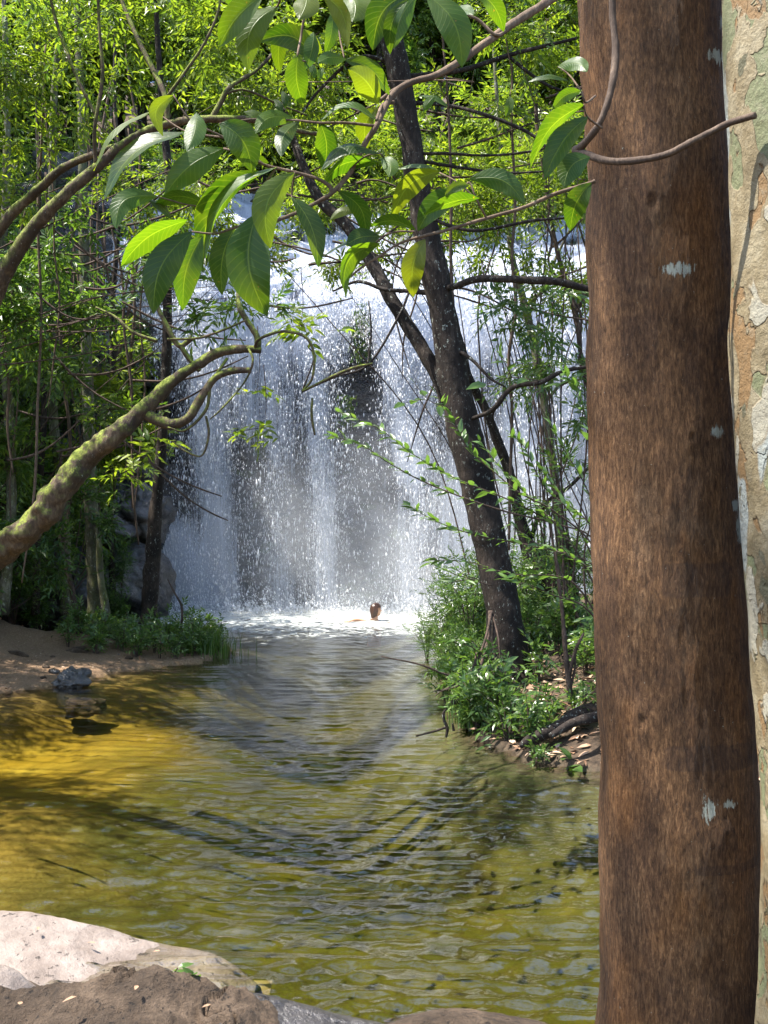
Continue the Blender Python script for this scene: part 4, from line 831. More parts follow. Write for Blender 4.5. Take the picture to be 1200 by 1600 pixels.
airy('sapling', 'sunlit sapling high up between the dark leaning tree and the brown trunk', [P(780, 60, 12.6), P(850, 140, 12.6), P(720, 160, 12.6), P(880, 30, 12.6)], [.7, .6, .5, .6], 320, 9, .11, .34, 'leaf_far', 208, (2.0, 12.7, Hs(2.0, 12.7)))
airy('sapling', 'tall leafy sapling at the far upper left', [P(60, 120, 12), P(20, 220, 12), P(120, 60, 12), P(-40, 60, 12), P(30, 20, 12)], [.8, .6, .7, .8, .7], 520, 9, .11, .34, 'leaf_far', 209, (-5.6, 12.2, .2))
airy('sapling', 'thin leafy sapling veiling the upper left of the waterfall behind the close leaves', [P(330, 330, 17), P(260, 380, 17), P(420, 300, 17), P(230, 300, 17.5), P(380, 420, 17)], [.7, .5, .7, .6, .4], 330, 9, .13, .32, 'leaf_far', 213, (-6.6, 18.6, .6), stems=6)
airy('sapling', 'thin leafy sapling veiling the upper middle of the waterfall', [P(480, 250, 16), P(560, 360, 16), P(650, 380, 16), P(430, 200, 16), P(600, 190, 16), P(500, 400, 16)], [.7, .5, .5, .6, .7, .35], 340, 9, .12, .32, 'leaf_far', 214, (1.5, 16.4, .3), stems=2)
airy('sapling', 'thin leafy sapling veiling the upper right of the waterfall beside the brown trunk', [P(800, 220, 16), P(880, 300, 16), P(740, 230, 16), P(850, 180, 16), P(880, 420, 16)], [.8, .6, .6, .7, .4], 330, 9, .12, .32, 'leaf_far', 215, (2.3, 16.4, .3), stems=6)
airy('sapling', 'leafy sapling with dangling twigs in the shade above the mossy limb', [P(60, 600, 15), P(120, 520, 15.5), P(20, 700, 15), P(150, 620, 16), P(90, 440, 15)], [.6, .6, .5, .45, .6], 420, 9, .13, .34, 'leaf_mid', 210, (-6.0, 15.6, .2), stems=5)
airy('sapling', 'shaded leafy sapling under the mossy limb at the left edge', [P(30, 900, 15.5), P(80, 860, 16), P(-30, 820, 15), P(120, 800, 16.5)], [.5, .45, .6, .4], 300, 9, .12, .34, 'leaf_dark', 211, (-6.1, 15.9, .2), stems=5)
airy('sapling', 'bright fern-like sapling behind the fork of the mossy limb', [P(190, 640, 19), P(160, 560, 19), P(210, 700, 19), P(130, 700, 19)], [.6, .7, .4, .5], 320, 9, .15, .34, 'leaf_far', 212, (-5.3, 19.2, .5), stems=5)
airy('sapling', 'fine-twigged sapling spreading bright leaves across the top of the falls left of the leaning tree', [P(420, 350, 14.5), P(500, 310, 14.5), P(560, 300, 14.5), P(350, 290, 14.5), P(620, 400, 14.5), P(300, 250, 14.5)], [.5, .5, .6, .6, .35, .5], 300, 9, .10, .30, 'leaf_far', 216, (1.3, 14.4, .2), stems=1)
airy('sapling', 'fine-twigged sapling spreading bright leaves across the top of the falls right of the leaning tree', [P(760, 380, 14), P(830, 350, 14), P(900, 300, 14), P(720, 330, 14), P(880, 460, 14), P(800, 280, 14)], [.5, .5, .6, .5, .4, .6], 340, 9, .10, .30, 'leaf_far', 217, (2.3, 14.2, .3), stems=4)
# sunlit leaf clusters hanging over the pool
for (px, py, D, rd_, ns, lab) in [(412, 668, 9.2, .14, 8, 'small bright leaf cluster hanging in front of the bright left fall'), (402, 606, 9.3, .07, 3, 'tiny leaf cluster just above the bright hanging cluster'), (470, 508, 10, .25, 14, 'loose spray of bright leaves above the bare hooked twig'), (240, 700, 10, .2, 9, 'spray of pale leaves on the twig under the mossy limb'), (195, 745, 14, .32, 14, 'bright leaf spray beside the pale lichened trunk'), (170, 640, 15, .45, 26, 'sunlit leaf spray below the mossy limb')]:
    c0 = P(px, py, D); rr = np.random.default_rng(px); pos = c0 + rr.normal(0, rd_ * .5, (ns, 3)) * [1, 1, .5]
    bs, d, n_, L = spray_points(pos, nrm(rr.normal(0, 1, (ns, 3)) * [1, 1, .4]), np.full(ns, .2), 6, .125, rr); V, F = leaves(bs, d, n_, L, L * .32, 'oval')
    o = thing('hanging_twig', lab, 'twig', tuple(c0 + [0, 0, .5])); b = MB(); b.tube([c0 + [0, 0, .5], c0 + [.02, 0, .2], c0], [.004, .003, .002], 5, 10)
    for q in pos: b.tube([c0, q], [.0025, .0015], 3, None, 0, 0, False)
    b.part('stem', o, M['twig']); part('foliage', o, V, F, M['leaf_far'], kind='stuff', smooth=False)

# ---------------------------------------------------------------- near shrub: long sprays with single leaves
def leaf_data(name, mat, lw=.33):
    V, F = leaves(np.zeros((1, 3)), np.array([[1., 0, 0]]), np.array([[0, 0, 1.]]), np.array([1.]), np.array([lw]), 'oval'); return mesh_from(name, V, F, M[mat], False)
sh = thing('shrub', 'arching shrub with long sprays of small glinting leaves across the dark leaning tree', 'shrub', P(985, 1130, 8.6) * np.array([1, 1, 0]) + [0, 0, .3])
stems = [[(985,1130,8.6),(960,960,8.6),(929,846,8.5),(867,817,8.4),(793,780,8.3),(720,751,8.2),(676,729,8.2),(636,703,8.1),(592,670,8.1),(529,644,8.0)],
 [(867,817,8.4),(793,800,8.2),(731,780,8.1),(665,754,8.1),(610,725,8.0),(566,696,8.0),(518,681,8.0)],
 [(985,1130,8.6),(955,980,8.4),(929,885,8.3),(830,853,8.2),(757,839,8.1),(705,824,8.0),(665,806,8.0),(641,791,8.0)],
 [(955,980,8.4),(930,860,8.3),(867,800,8.1),(812,770,8.0),(775,740,8.0),(735,705,8.0),(715,670,8.0),(698,640,8.0),(683,619,8.0)],
 [(955,1000,8.4),(905,920,8.2),(867,900,8.1),(800,897,8.0),(735,879,8.0),(676,875,8.0)],
 [(960,960,8.5),(930,880,8.4),(890,800,8.3),(850,760,8.3),(820,700,8.3),(800,680,8.3)],
 [(985,1000,8.6),(950,850,8.5),(915,760,8.5),(880,700,8.5),(860,660,8.5)], [(970,900,8.6),(945,780,8.6),(925,690,8.6),(905,620,8.6),(880,580,8.6)],
 [(960,980,8.4),(900,860,8.3),(840,790,8.3),(790,740,8.3),(750,690,8.3)], [(960,1010,8.4),(915,950,8.2),(865,930,8.1),(830,915,8.0),(790,905,8)],
 [(970,930,8.7),(930,830,8.7),(880,780,8.7),(845,730,8.7)], [(970,950,8.2),(935,900,8.1),(890,870,8.0),(840,850,8.0),(800,820,8)]]
LB, LD, LN, LL = [], [], [], []; lr2 = np.random.default_rng(77)
for i, s_ in enumerate(stems):
    q = spline([P(*z) for z in s_], 60); b = MB(); b.tube(q, np.linspace(.008, .0018, 60), 6, None, .08, i); b.part('stem', sh, M['twig'])
    seg = q[16 if i else 20:]; L_ = np.linalg.norm(np.diff(seg, axis=0), axis=1).sum(); K = int(L_ / .030)
    t = np.linspace(0, 1, K); pp = spline(seg, K); tg = nrm(np.gradient(pp, axis=0)); sd_ = nrm(np.cross(tg, M_up + lr2.normal(0, .25, (K, 3)))); sg = np.where(np.arange(K) % 2, 1, -1)[:, None]
    LB.append(pp); LD.append(nrm(tg * .75 + sd_ * sg * .75 + lr2.normal(0, .22, (K, 3)))); LN.append(nrm(M_up + lr2.normal(0, .38, (K, 3)))); LL.append(.115 * lr2.uniform(.6, 1.15, K))
LB, LD, LN, LL = map(np.concatenate, (LB, LD, LN, LL)); order = np.argsort(-LL / LB[:, 1]); big = order[:290]; rest = order[290:]
lmesh = [leaf_data('small leaf', m_, .34) for m_ in ('leaf_spray',)]
base = np.array(sh.location)
for j in big:
    d = LD[j]; s_ = np.cross(LN[j], d); s_ /= np.linalg.norm(s_); n_ = np.cross(d, s_); o = link('leaf', lmesh[0], sh)
    mt4 = Matrix([[d[a] * LL[j], s_[a] * LL[j], n_[a] * LL[j], LB[j][a] - base[a]] for a in range(3)] + [[0, 0, 0, 1]])
    o.matrix_local = mt4
if len(rest):
    V, F = leaves(LB[rest], LD[rest], LN[rest], LL[rest], LL[rest] * .34, 'oval'); part('foliage', sh, V, F, M['leaf_spray'], kind='stuff', smooth=False)
# young plants at the foot of the leaning tree with larger leaves
def leafy_plant(label, px, py, D, stems_, ll, seed, mat='leaf_spray', lw=.34, nm='plant', step=.07, start=.25):
    rr = np.random.default_rng(seed); o = thing(nm, label, 'plant', P(px, py, D)); base = np.array(o.location); lm_ = leaf_data('broad leaf', mat, lw)
    for s_ in stems_:
        q = spline([P(*z) for z in s_], 24); b = MB(); b.tube(q, np.linspace(.006, .002, 24), 6); b.part('stem', o, M['twig'])
        seg = q[int(24 * start):]; K = max(3, int(np.linalg.norm(np.diff(seg, axis=0), axis=1).sum() / step)); pp = spline(seg, K); tg = nrm(np.gradient(pp, axis=0))
        for k in range(K):
            sd_ = np.cross(tg[k], [0, 0, 1]); sd_ = sd_ / max(np.linalg.norm(sd_), 1e-6) if np.linalg.norm(sd_) > .2 else nrm(rr.normal(0, 1, 3) * [1, 1, 0])
            d = nrm(tg[k] * .6 + sd_ * (1 if k % 2 else -1) * .8 + rr.normal(0, .3, 3)); n0 = nrm(np.array([0, -.3, 1.]) + rr.normal(0, .35, 3)); s2 = nrm(np.cross(n0, d)); n2 = np.cross(d, s2); L = ll * rr.uniform(.7, 1.15)
            x = link('leaf', lm_, o); c_ = pp[k] - base; x.matrix_local = Matrix([[d[a] * L, s2[a] * L, n2[a] * L, c_[a]] for a in range(3)] + [[0, 0, 0, 1]])
    return o
leafy_plant('green plant with broad leaves in front of the foot of the dark leaning tree', 775, 1110, 10.4, [[(775,1110,10.4),(765,1075,10.3),(745,1045,10.2)],[(775,1110,10.4),(780,1070,10.2),(790,1035,10.1)],[(778,1110,10.4),(810,1075,10.2),(835,1050,10.2)],[(775,1110,10.4),(755,1085,10.2),(735,1075,10.1)],[(778,1110,10.4),(800,1090,10.1),(820,1085,10)]], .15, 1, start=.35, step=.045)
leafy_plant('drooping spray of long leaves over the water left of the leaning trunk', 770, 905, 10.8, [[(768,915,10.8),(735,905,10.6),(700,893,10.5),(676,880,10.4)],[(735,905,10.6),(715,908,10.5),(690,915,10.4)],[(745,905,10.7),(720,895,10.5),(705,878,10.4)]], .17, 2, lw=.24, step=.06)
leafy_plant('small plant with round leaves on the water at the base of the brown trunk', 915, 1200, 9.3, [[(925,1205,9.2),(900,1190,9.1),(880,1186,9.0)],[(925,1205,9.2),(915,1195,9.0),(898,1200,8.9)]], .16, 3, lw=.5, step=.16)
leafy_plant('low herb trailing into the water below the grass tuft', 800, 1165, 9.9, [[(800,1165,9.9),(780,1150,9.8),(755,1150,9.8)],[(800,1165,9.9),(800,1145,9.8),(815,1130,9.8)],[(800,1165,9.9),(830,1160,9.7),(850,1150,9.7)],[(795,1168,9.9),(770,1165,9.8),(745,1168,9.8)]], .11, 4, lw=.25, step=.05)
leafy_plant('dark-leaved sprig at the left side of the leaning trunk above the water', 760, 1030, 11, [[(760,1030,11),(735,1010,10.9),(705,1002,10.8)],[(760,1030,11),(735,1000,10.9),(712,1000,10.8)],[(750,1040,11),(740,1015,10.9),(735,1005,10.9)]], .13, 5, mat='leaf_dark', step=.07)
leafy_plant('round-leaved twig in front of the dark trunk at the fork', 668, 560, 10.9, [[(705,640,11.1),(670,625,11),(648,600,11)],[(670,625,11),(655,625,11),(632,630,11)]], .15, 6, mat='leaf_dark', lw=.5, step=.12)
leafy_plant('bright paired leaves on the short twig above the glinting sprays', 716, 672, 10.7, [[(716,672,10.8),(704,645,10.7),(690,625,10.6)]], .13, 7, mat='leaf_far', lw=.55, step=.07)
leafy_plant('glossy broad leaves on the curved limb right of the leaning tree', 790, 600, 10.9, [[(850,596,10.9),(800,590,10.8),(760,600,10.8)],[(800,590,10.8),(790,570,10.7),(785,560,10.7)],[(925,575,10.8),(900,590,10.7),(880,600,10.7)]], .22, 8, mat='leaf_spray', lw=.4, step=.14)
leafy_plant('lone green seedling growing from the brown rock by the water', 312, 1540, 4.3, [[(272,1535,4.35),(272,1522,4.32),(278,1512,4.3)],[(318,1545,4.25),(310,1532,4.22),(300,1524,4.2)],[(318,1545,4.25),(312,1538,4.2),(304,1535,4.2)]], .075, 9, mat='grass', lw=.42, step=.05, start=.6)

# ---------------------------------------------------------------- grass
def grass(label, cx, cy, D, w, h, n, seed, name='grass_tuft', bend=.35):
    rr = np.random.default_rng(seed); c0 = P(cx, cy, D); bx = c0[0] + rr.normal(0, w * .4, n); by = D + rr.normal(0, w * .35, n); bz = np.full(n, c0[2]); hh = h * rr.uniform(.45, 1.1, n); a = rr.uniform(0, 6.28, n); k = bend * rr.uniform(.3, 1.3, n)
    ax = np.stack([np.cos(a), np.sin(a), 0 * a], -1); sd_ = np.stack([-np.sin(a), np.cos(a), 0 * a], -1) * .0045 * (D / 12) ** .5; b0 = np.stack([bx, by, bz], -1); Vs = []
    for t in (0, .4, .75, 1.0):
        c_ = b0 + M_up * (hh * t * (1 - .25 * k * t))[:, None] + ax * (hh * k * t ** 2)[:, None]; ww = (1 - t ** 2) + .04; Vs += [c_ + sd_ * ww, c_ - sd_ * ww]
    V = np.stack(Vs, 1).reshape(-1, 3); i = np.arange(n)[:, None] * 8; F = np.concatenate([i + [q, q + 1, q + 3, q + 2] for q in (0, 2, 4)])
    return solo(name, label, 'grass', V, [F], M['grass'], smooth=False)
grass('upright tuft of bright grass at the tip of the sand bank', 312, 1025, 16, .55, .42, 900, 1); grass('low grass between the dark trunk and the bright grass tuft', 255, 1030, 16.2, .45, .22, 400, 2)
grass('green grass tuft hanging into the water below the leaning tree', 772, 1135, 10.6, .34, .42, 900, 3, bend=.6); grass('small grass clump left of the broad-leaved plant', 735, 1130, 10.8, .16, .3, 300, 4)
grass('grass clump at the foot of the log on the right bank', 860, 1150, 9.7, .2, .2, 200, 5); grass('thin grass on the left shore of the spit', 190, 1035, 15.6, .35, .16, 160, 6)
grass('bright grass on the far side of the right bank', 850, 985, 14.5, 1.0, .28, 1200, 7); grass('grass at the waterline right of the dark trunk base', 700, 1060, 12.3, .2, .25, 200, 8)
# ---------------------------------------------------------------- rocks
def rock_mat(name, c, scale=6, rough=.75, spec=.4, bumpd=.03, crack=.5):
    t = NT(name); p = t.pos(); n1 = t.noise(p, scale, 8, .7); n2 = t.noise(p, scale * .3, 4, .6)
    cc = t.ramp(n1, [(.3, c[0]), (.5, c[1]), (.7, c[2])]); cc = t.mix(t.mr(n2, .4, .65, 0, .5), cc, c[0])
    cr = t.mr(t.vor(t.map(p, (1, 1, 1.6)), scale * .9, 'DISTANCE_TO_EDGE'), 0, .03, 1, 0);  dash = t.mr(t.noise(t.map(p, (1, 1.0, 1), rot=(0, 0, .6)), scale * 3, 5, .75), .60, .64); cc = t.mix(t.ma('MULTIPLY', dash, crack), cc, (c[0][0] * .3, c[0][1] * .3, c[0][2] * .3))
    return t.end(t.bsdf(cc, rough, t.bump(t.ma('SUBTRACT', t.ma('ADD', n1, t.ma('MULTIPLY', t.noise(p, scale * 9, 5, .75), .35)), dash), 1.0, bumpd), spec))
M['rock_pale'] = rock_mat('pale bleached rock', ((.11, .082, .066), (.20, .16, .135), (.28, .235, .205)), 5, .6, .4, .02, .6)
M['rock_brown'] = rock_mat('rough brown rock', ((.030, .019, .011), (.095, .062, .038), (.19, .13, .085)), 9, .8, .3, .09, .8)
M['rock_dark'] = rock_mat('dark wet rock', ((.02, .019, .02), (.06, .055, .055), (.14, .125, .115)), 6, .32, .6, .03, .7)
M['rock_grey'] = rock_mat('grey smooth rock', ((.012, .010, .010), (.036, .031, .030), (.085, .075, .070)), 2.5, .28, .7, .04, .5)
def mound(name, label, sil, D, back, front, mat, seed, rough=.03, bump_scale=4, zmin=-.5, fr_len=1.2, bk_len=.8, nx=220, ny=150, ridge=0., crack=.006):
    """rock whose skyline runs through the given points at distance D and which falls away behind and towards the viewer"""
    s = spline(np.array(sil, float), 300); x3 = (s[:, 0] - 600) * D / FX; z3 = 2 - (s[:, 1] - 800) * D / FX
    xs = np.linspace(x3[0], x3[-1], nx); zs = np.interp(xs, x3, z3); v = np.concatenate([np.linspace(-fr_len, 0, int(ny * .62)), np.linspace(0, bk_len, ny - int(ny * .62) + 1)[1:]])
    A, B = np.meshgrid(xs, v, indexing='ij'); Zt = zs[:, None] - np.where(B < 0, front * (-B) ** 1.25, back * B ** 1.4)
    q = st(A, B + D, Zt * 1.5); n1 = fbm(q * bump_scale, 6, seed, .55); rg = 1 - np.abs(vnoise(q * bump_scale * .8 + 7, seed + 1)) * 2
    ck = vnoise(q * bump_scale * .45 + 3, seed + 4) + .35 * vnoise(q * bump_scale * 1.6, seed + 6); Zt = Zt - crack * np.exp(-(ck / .03) ** 2) - crack * .6 * sm(ck, .1, .12)
    Zt = Zt + rough * n1 + ridge * rg * .5; fade = sm(np.abs(B), 0, .06); Zt = Zt - rough * .8 * 0 * fade
    Zt = np.maximum(Zt, zmin); Yb = B + D + .5 * rough * fbm(q * bump_scale * 1.3, 4, seed + 9)
    return solo(name, label, 'rock', st(A, Yb, Zt).reshape(-1, 3), [grid_faces(nx, len(v))[:, ::-1]], M[mat])
mound('rock', 'smooth pale bleached rock slab sloping into the water at the lower left', [(-260,1415),(-120,1418),(0,1424),(60,1430),(110,1438),(160,1448),(210,1462),(260,1474),(300,1482),(335,1494),(365,1512),(400,1540)], 5.35, .9, .22, 'rock_pale', 3, .012, 3, fr_len=1.1)
mound('rock', 'rough brown pitted boulder at the bottom left corner', [(-300,1530),(-120,1536),(-20,1545),(25,1552),(70,1546),(110,1532),(150,1520),(195,1520),(250,1522),(300,1532),(340,1540),(380,1548),(420,1566),(450,1590),(480,1640)], 4.15, 1.4, .30, 'rock_brown', 7, .030, 6, ridge=.035, crack=.028, nx=330, ny=220)
mound('rock', 'flat grey-brown rock ledge along the bottom edge', [(330,1560),(350,1546),(385,1552),(430,1564),(480,1578),(530,1590),(600,1602),(700,1625)], 4.2, .8, .12, 'rock_grey', 12, .012, 4, fr_len=.8)
mound('rock', 'small pale stone wedge under the pale slab at the left edge', [(-120,1495),(-40,1500),(0,1506),(30,1525),(50,1545),(60,1570)], 4.6, 1.2, .35, 'rock_pale', 15, .012, 4, nx=90, ny=70, fr_len=.5)
mound('rock', 'wet orange-brown stone just breaking the water at the bottom centre', [(600,1612),(650,1600),(700,1594),(760,1594),(820,1602),(880,1620)], 4.35, .5, .25, 'rock_brown', 17, .012, 4, nx=120, ny=60, fr_len=.5)
def boulder(name, label, c, rad_, mat, seed, group=None, n=44, rough=.45, cuts=9):
    a = np.linspace(0, np.pi, n); b_ = np.linspace(0, 2 * np.pi, n * 2, endpoint=False); A, B = np.meshgrid(a, b_, indexing='ij'); d = st(np.sin(A) * np.cos(B), np.sin(A) * np.sin(B), np.cos(A))
    rr = np.random.default_rng(seed); s = np.ones(A.shape)
    for k in range(cuts):
        nv = nrm(rr.normal(0, 1, 3)); h_ = rr.uniform(.5, .78); dt_ = d @ nv; s = np.where(dt_ > .05, np.minimum(s, h_ / np.maximum(dt_, .05)), s)
    s = s * (1 + rough * .5 * fbm(d * 2.2, 5, seed)); V = d * s[..., None] * np.array(rad_) + np.array(c); m = n * 2
    i = np.arange(n - 1)[:, None] * m; j = np.arange(m)[None]; k = (j + 1) % m; F = np.stack(np.broadcast_arrays(i + j, i + m + j, i + m + k, i + k), -1).reshape(-1, 4)
    return solo(name, label, 'rock', V.reshape(-1, 3), [F], M[mat], group=group)
boulder('boulder', 'big smooth grey boulder glinting in the shade left of the pale trunk', P(105, 952, 20), (.80, .9, .62), 'rock_grey', 5)
boulder('boulder', 'dark boulder in deep shade at the left edge behind the channel', P(20, 940, 21.5), (1.0, 1, .9), 'rock_dark', 6)
boulder('boulder', 'dark wet rock under the small side cascade', P(205, 915, 21.6), (.75, .8, .85), 'rock_dark', 9)
boulder('boulder', 'low flat rock at the foot of the falls behind the slender dark trunk', P(195, 985, 20.3), (.6, .5, .25), 'rock_grey', 10)
boulder('boulder', 'upper dark block beside the side cascade', P(215, 800, 22.4), (.8, .8, .6), 'rock_dark', 11)
boulder('boulder', 'broad pale-topped block left of the slender dark trunk', P(170, 820, 21.8), (.6, .8, .35), 'rock_grey', 13)
boulder('rock', 'dark pointed rock at the water edge of the sand bank', P(108, 1064, 13.3), (.24, .28, .17), 'rock_dark', 19, cuts=12, rough=.7)
boulder('rock', 'flat brown stone lying just under the water by the pointed rock', P(128, 1092, 12.4) - [0, 0, .10], (.26, .2, .14), 'rock_brown', 16)
boulder('rock', 'angular stone on the sand beside the tree roots', P(88, 1042, 14.6), (.25, .2, .10), 'rock_brown', 18, cuts=7)
for i, (px, py, D, s_) in enumerate([(128,1028,15.4,.22),(150,1036,15.2,.17),(178,1034,15.3,.16),(195,1040,15.2,.18),(215,1038,15.3,.14),(236,1036,15.4,.12),(162,1020,16,.2),(205,1024,16,.16),(182,1015,16.6,.2),(250,1034,15.6,.10),(270,1036,15.6,.09),(140,1012,16.6,.22)]):
    boulder('stone', 'dark mossy stone among the roots at the end of the sand bank', P(px, py, D), (s_, s_ * .9, s_ * .7), 'rock_dark' if i % 3 else 'rock_brown', 30 + i, group='stones at the end of the sand bank', n=18, cuts=7)
# ---------------------------------------------------------------- logs, roots and dead twigs
def stick(name, label, cat, pts, ws, mat='bark_dark', sides=9, rough=.18, seed=1, extra=()):
    b = MB(); limb(b, pts, ws, sides, seed=seed, rough=rough)
    o = thing(name, label, cat, P(*pts[0])); b.part('stem' if cat in ('twig',) else 'trunk', o, M[mat])
    for q, w_ in extra:
        b = MB(); limb(b, q, w_, 7, seed=seed); b.part('side_twig', o, M[mat])
    return o
stick('log', 'dark fallen log slanting down the right bank to the water', 'log', [(1010,1075,9.6),(940,1105,9.6),(900,1118,9.5),(868,1138,9.4),(830,1155,9.3),(812,1166,9.3)], [26,24,23,21,17,9], sides=14, seed=51)
stick('log', 'thinner dark log lying below the fallen log by the brown trunk', 'log', [(1000,1105,9.2),(940,1118,9.2),(895,1130,9.1),(860,1150,9.0)], [18,17,15,9], sides=12, seed=52)
stick('log', 'broken black branch stub jutting over the water left of the leaning tree', 'log', [(790,1045,11.0),(765,1062,10.9),(742,1077,10.8),(722,1090,10.7),(705,1098,10.7)], [22,21,19,15,8], sides=12, rough=.3, seed=53)
stick('dead_twig', 'long thin dead twig stretching left over the water', 'twig', [(770,1075,11),(735,1060,10.9),(700,1055,10.8),(655,1038,10.7),(596,1026,10.6)], [5,5,4,3,2], 'twig', seed=54, extra=[([(735,1060,10.9),(715,1072,10.8),(690,1080,10.7),(680,1088,10.7)],[3,3,2,2]), ([(745,1020,11),(735,1050,10.9),(700,1075,10.8),(678,1080,10.7)],[3,3,3,2])])
stick('dead_twig', 'forked black twig standing out of the water below the branch stub', 'twig', [(697,1152,10.2),(699,1138,10.2),(694,1126,10.2),(693,1115,10.2),(697,1108,10.2)], [4,5,5,4,3], 'bark_dark', seed=55, extra=[([(697,1136,10.2),(680,1142,10.2),(650,1150,10.15)],[4,4,3])])
stick('dead_twig', 'short stub poking out of the water beside the forked twig', 'twig', [(709,1142,10.3),(708,1136,10.3),(707,1130,10.3)], [4,4,3], 'bark_dark', seed=56)
stick('forked_sapling', 'bare dark forked sapling standing in the litter near the fallen log', 'sapling', [(893,1100,9.9),(888,1060,9.9),(883,1010,9.9),(878,950,9.9),(872,900,9.9),(868,860,9.9)], [11,9,8,6,5,3], 'twig', seed=57, extra=[([(888,1062,9.9),(898,1020,9.85),(905,1003,9.8),(912,990,9.8)],[6,6,5,3]), ([(889,1085,9.9),(897,1050,9.9),(900,1015,9.9)],[4,4,2])])
stick('root', 'aerial root bundle hanging beside the leaning trunk', 'root', [(766,955,11.2),(764,990,11.1),(756,1025,11.0),(745,1060,10.9)], [6,6,5,5], 'twig', seed=58, extra=[([(768,955,11.2),(758,1000,11.0),(742,1040,10.9)],[5,4,4]), ([(772,960,11.2),(772,1000,11.1),(774,1040,11)],[4,4,3]), ([(770,960,11.2),(779,1000,11.0),(783,1045,11)],[3,3,3])])
stick('dead_twig', 'curved bare twig rising from the spit before the falls', 'twig', [(262,1003,16.4),(278,994,16.3),(284,970,16.3),(283,945,16.3),(272,925,16.3),(262,905,16.3)], [4,5,4,4,3,2], 'twig', seed=59)
stick('root', 'gnarled root at the foot of the slender dark trunk', 'root', [(228,1012,16.8),(245,1005,16.6),(250,985,16.6),(246,968,16.6)], [10,9,6,4], 'twig', seed=60)
stick('driftwood', 'weathered driftwood piece lying on the sand bank', 'driftwood', [(15,1022,15.6),(30,1019,15.5),(50,1017,15.5)], [5,7,4], 'twig', seed=61)
# hanging vines and thin poles in the left wood
rv = np.random.default_rng(31)
for i in range(20):
    px = rv.uniform(-10, 215); D = rv.uniform(12.5, 19) if px < 110 else rv.uniform(17.5, 21.5); y1 = rv.uniform(520, 930); y0 = rv.uniform(40, 380); dx = rv.normal(0, 22); n = 7
    ph_ = rv.uniform(0, 6); pts = [(px + dx * t * 2 + 16 * math.sin(ph_ + 4 * t) + rv.normal(0, 4), y0 + (y1 - y0) * t, D) for t in np.linspace(0, 1, n)]; w_ = rv.uniform(2.5, 5.5)
    b = MB(); limb(b, pts, [w_ * .7] + [w_] * (n - 2) + [w_ * .5], 6, seed=i)
    b.solo('vine', 'thin brown vine hanging in the shady wood on the left', 'vine', M['vine'], group='thin vines hanging in the left wood')
for i, (px, w_, D, lab_) in enumerate([(62, 10, 18.5, 'thin straight dark trunk between the left edge and the thicker straight trunk'), (88, 15, 19, 'thicker straight pale trunk left of the pale lichened trunk'), (178, 9, 20.5, 'very thin straight dark trunk between the pale lichened trunk and the slender dark trunk'), (10, 16, 15.5, 'straight pale trunk at the left edge above the mossy limb')]):
    pts = [(px + rv.normal(0, 4) + (t - .5) * rv.normal(0, 20), 960 - 960 * t, D) for t in np.linspace(0, 1, 7)]; b = MB(); limb(b, pts, [w_ * 1.3, w_, w_, w_ * .9, w_ * .8, w_ * .7, w_ * .5], 9, seed=i)
    b.solo('bare_pole_tree', lab_, 'tree', M['bark_pale' if i % 2 else 'bark_dark'], group='straight thin trunks in the left wood')
for i in range(26):
    px, py = rv.uniform(-20, 230), rv.uniform(330, 760); D = rv.uniform(13, 18); L = rv.uniform(90, 220); a = rv.uniform(-.6, .7); pts = [(px + L * t * math.cos(a), py + L * t * math.sin(a) + 16 * math.sin(3.1 * t), D) for t in np.linspace(0, 1, 6)]
    b = MB(); limb(b, pts, [4, 4, 4, 3, 3, 2], 6, seed=i); b.solo('bare_branch', 'thin bare branch slanting through the shady wood on the left', 'branch', M['twig'], group='thin bare branches in the left wood')
for i in range(9):
    px, D = rv.uniform(560, 925), rv.uniform(12.2, 16); y0, y1 = rv.uniform(120, 350), rv.uniform(420, 880); dx = rv.normal(0, 40); n = 7
    ph_ = rv.uniform(0, 6); pts = [(px + dx * t + 26 * math.sin(ph_ + 5 * t) + rv.normal(0, 5), y0 + (y1 - y0) * t, D) for t in np.linspace(0, 1, n)]; w_ = rv.uniform(2, 4.0)
    b = MB(); limb(b, pts, [w_ * .6] + [w_] * (n - 2) + [w_ * .4], 5, seed=i); b.solo('vine', 'thin wiry vine hanging in front of the right half of the waterfall', 'vine', M['twig'], group='thin vines before the right half of the waterfall')
for i in range(30):
    px, py = rv.uniform(300, 860), rv.uniform(120, 470); D = rv.uniform(12, 15); L = rv.uniform(80, 230); a = rv.uniform(-.5, .5); pts = [(px + L * t * math.cos(a), py + L * t * math.sin(a) + 14 * math.sin(3.1 * t + i), D) for t in np.linspace(0, 1, 6)]
    b = MB(); limb(b, pts, [4, 4, 3, 3, 3, 2], 5, seed=i); b.solo('bare_branch', 'thin bare branch among the leaves above the waterfall', 'branch', M['twig'], group='thin bare branches above the waterfall')
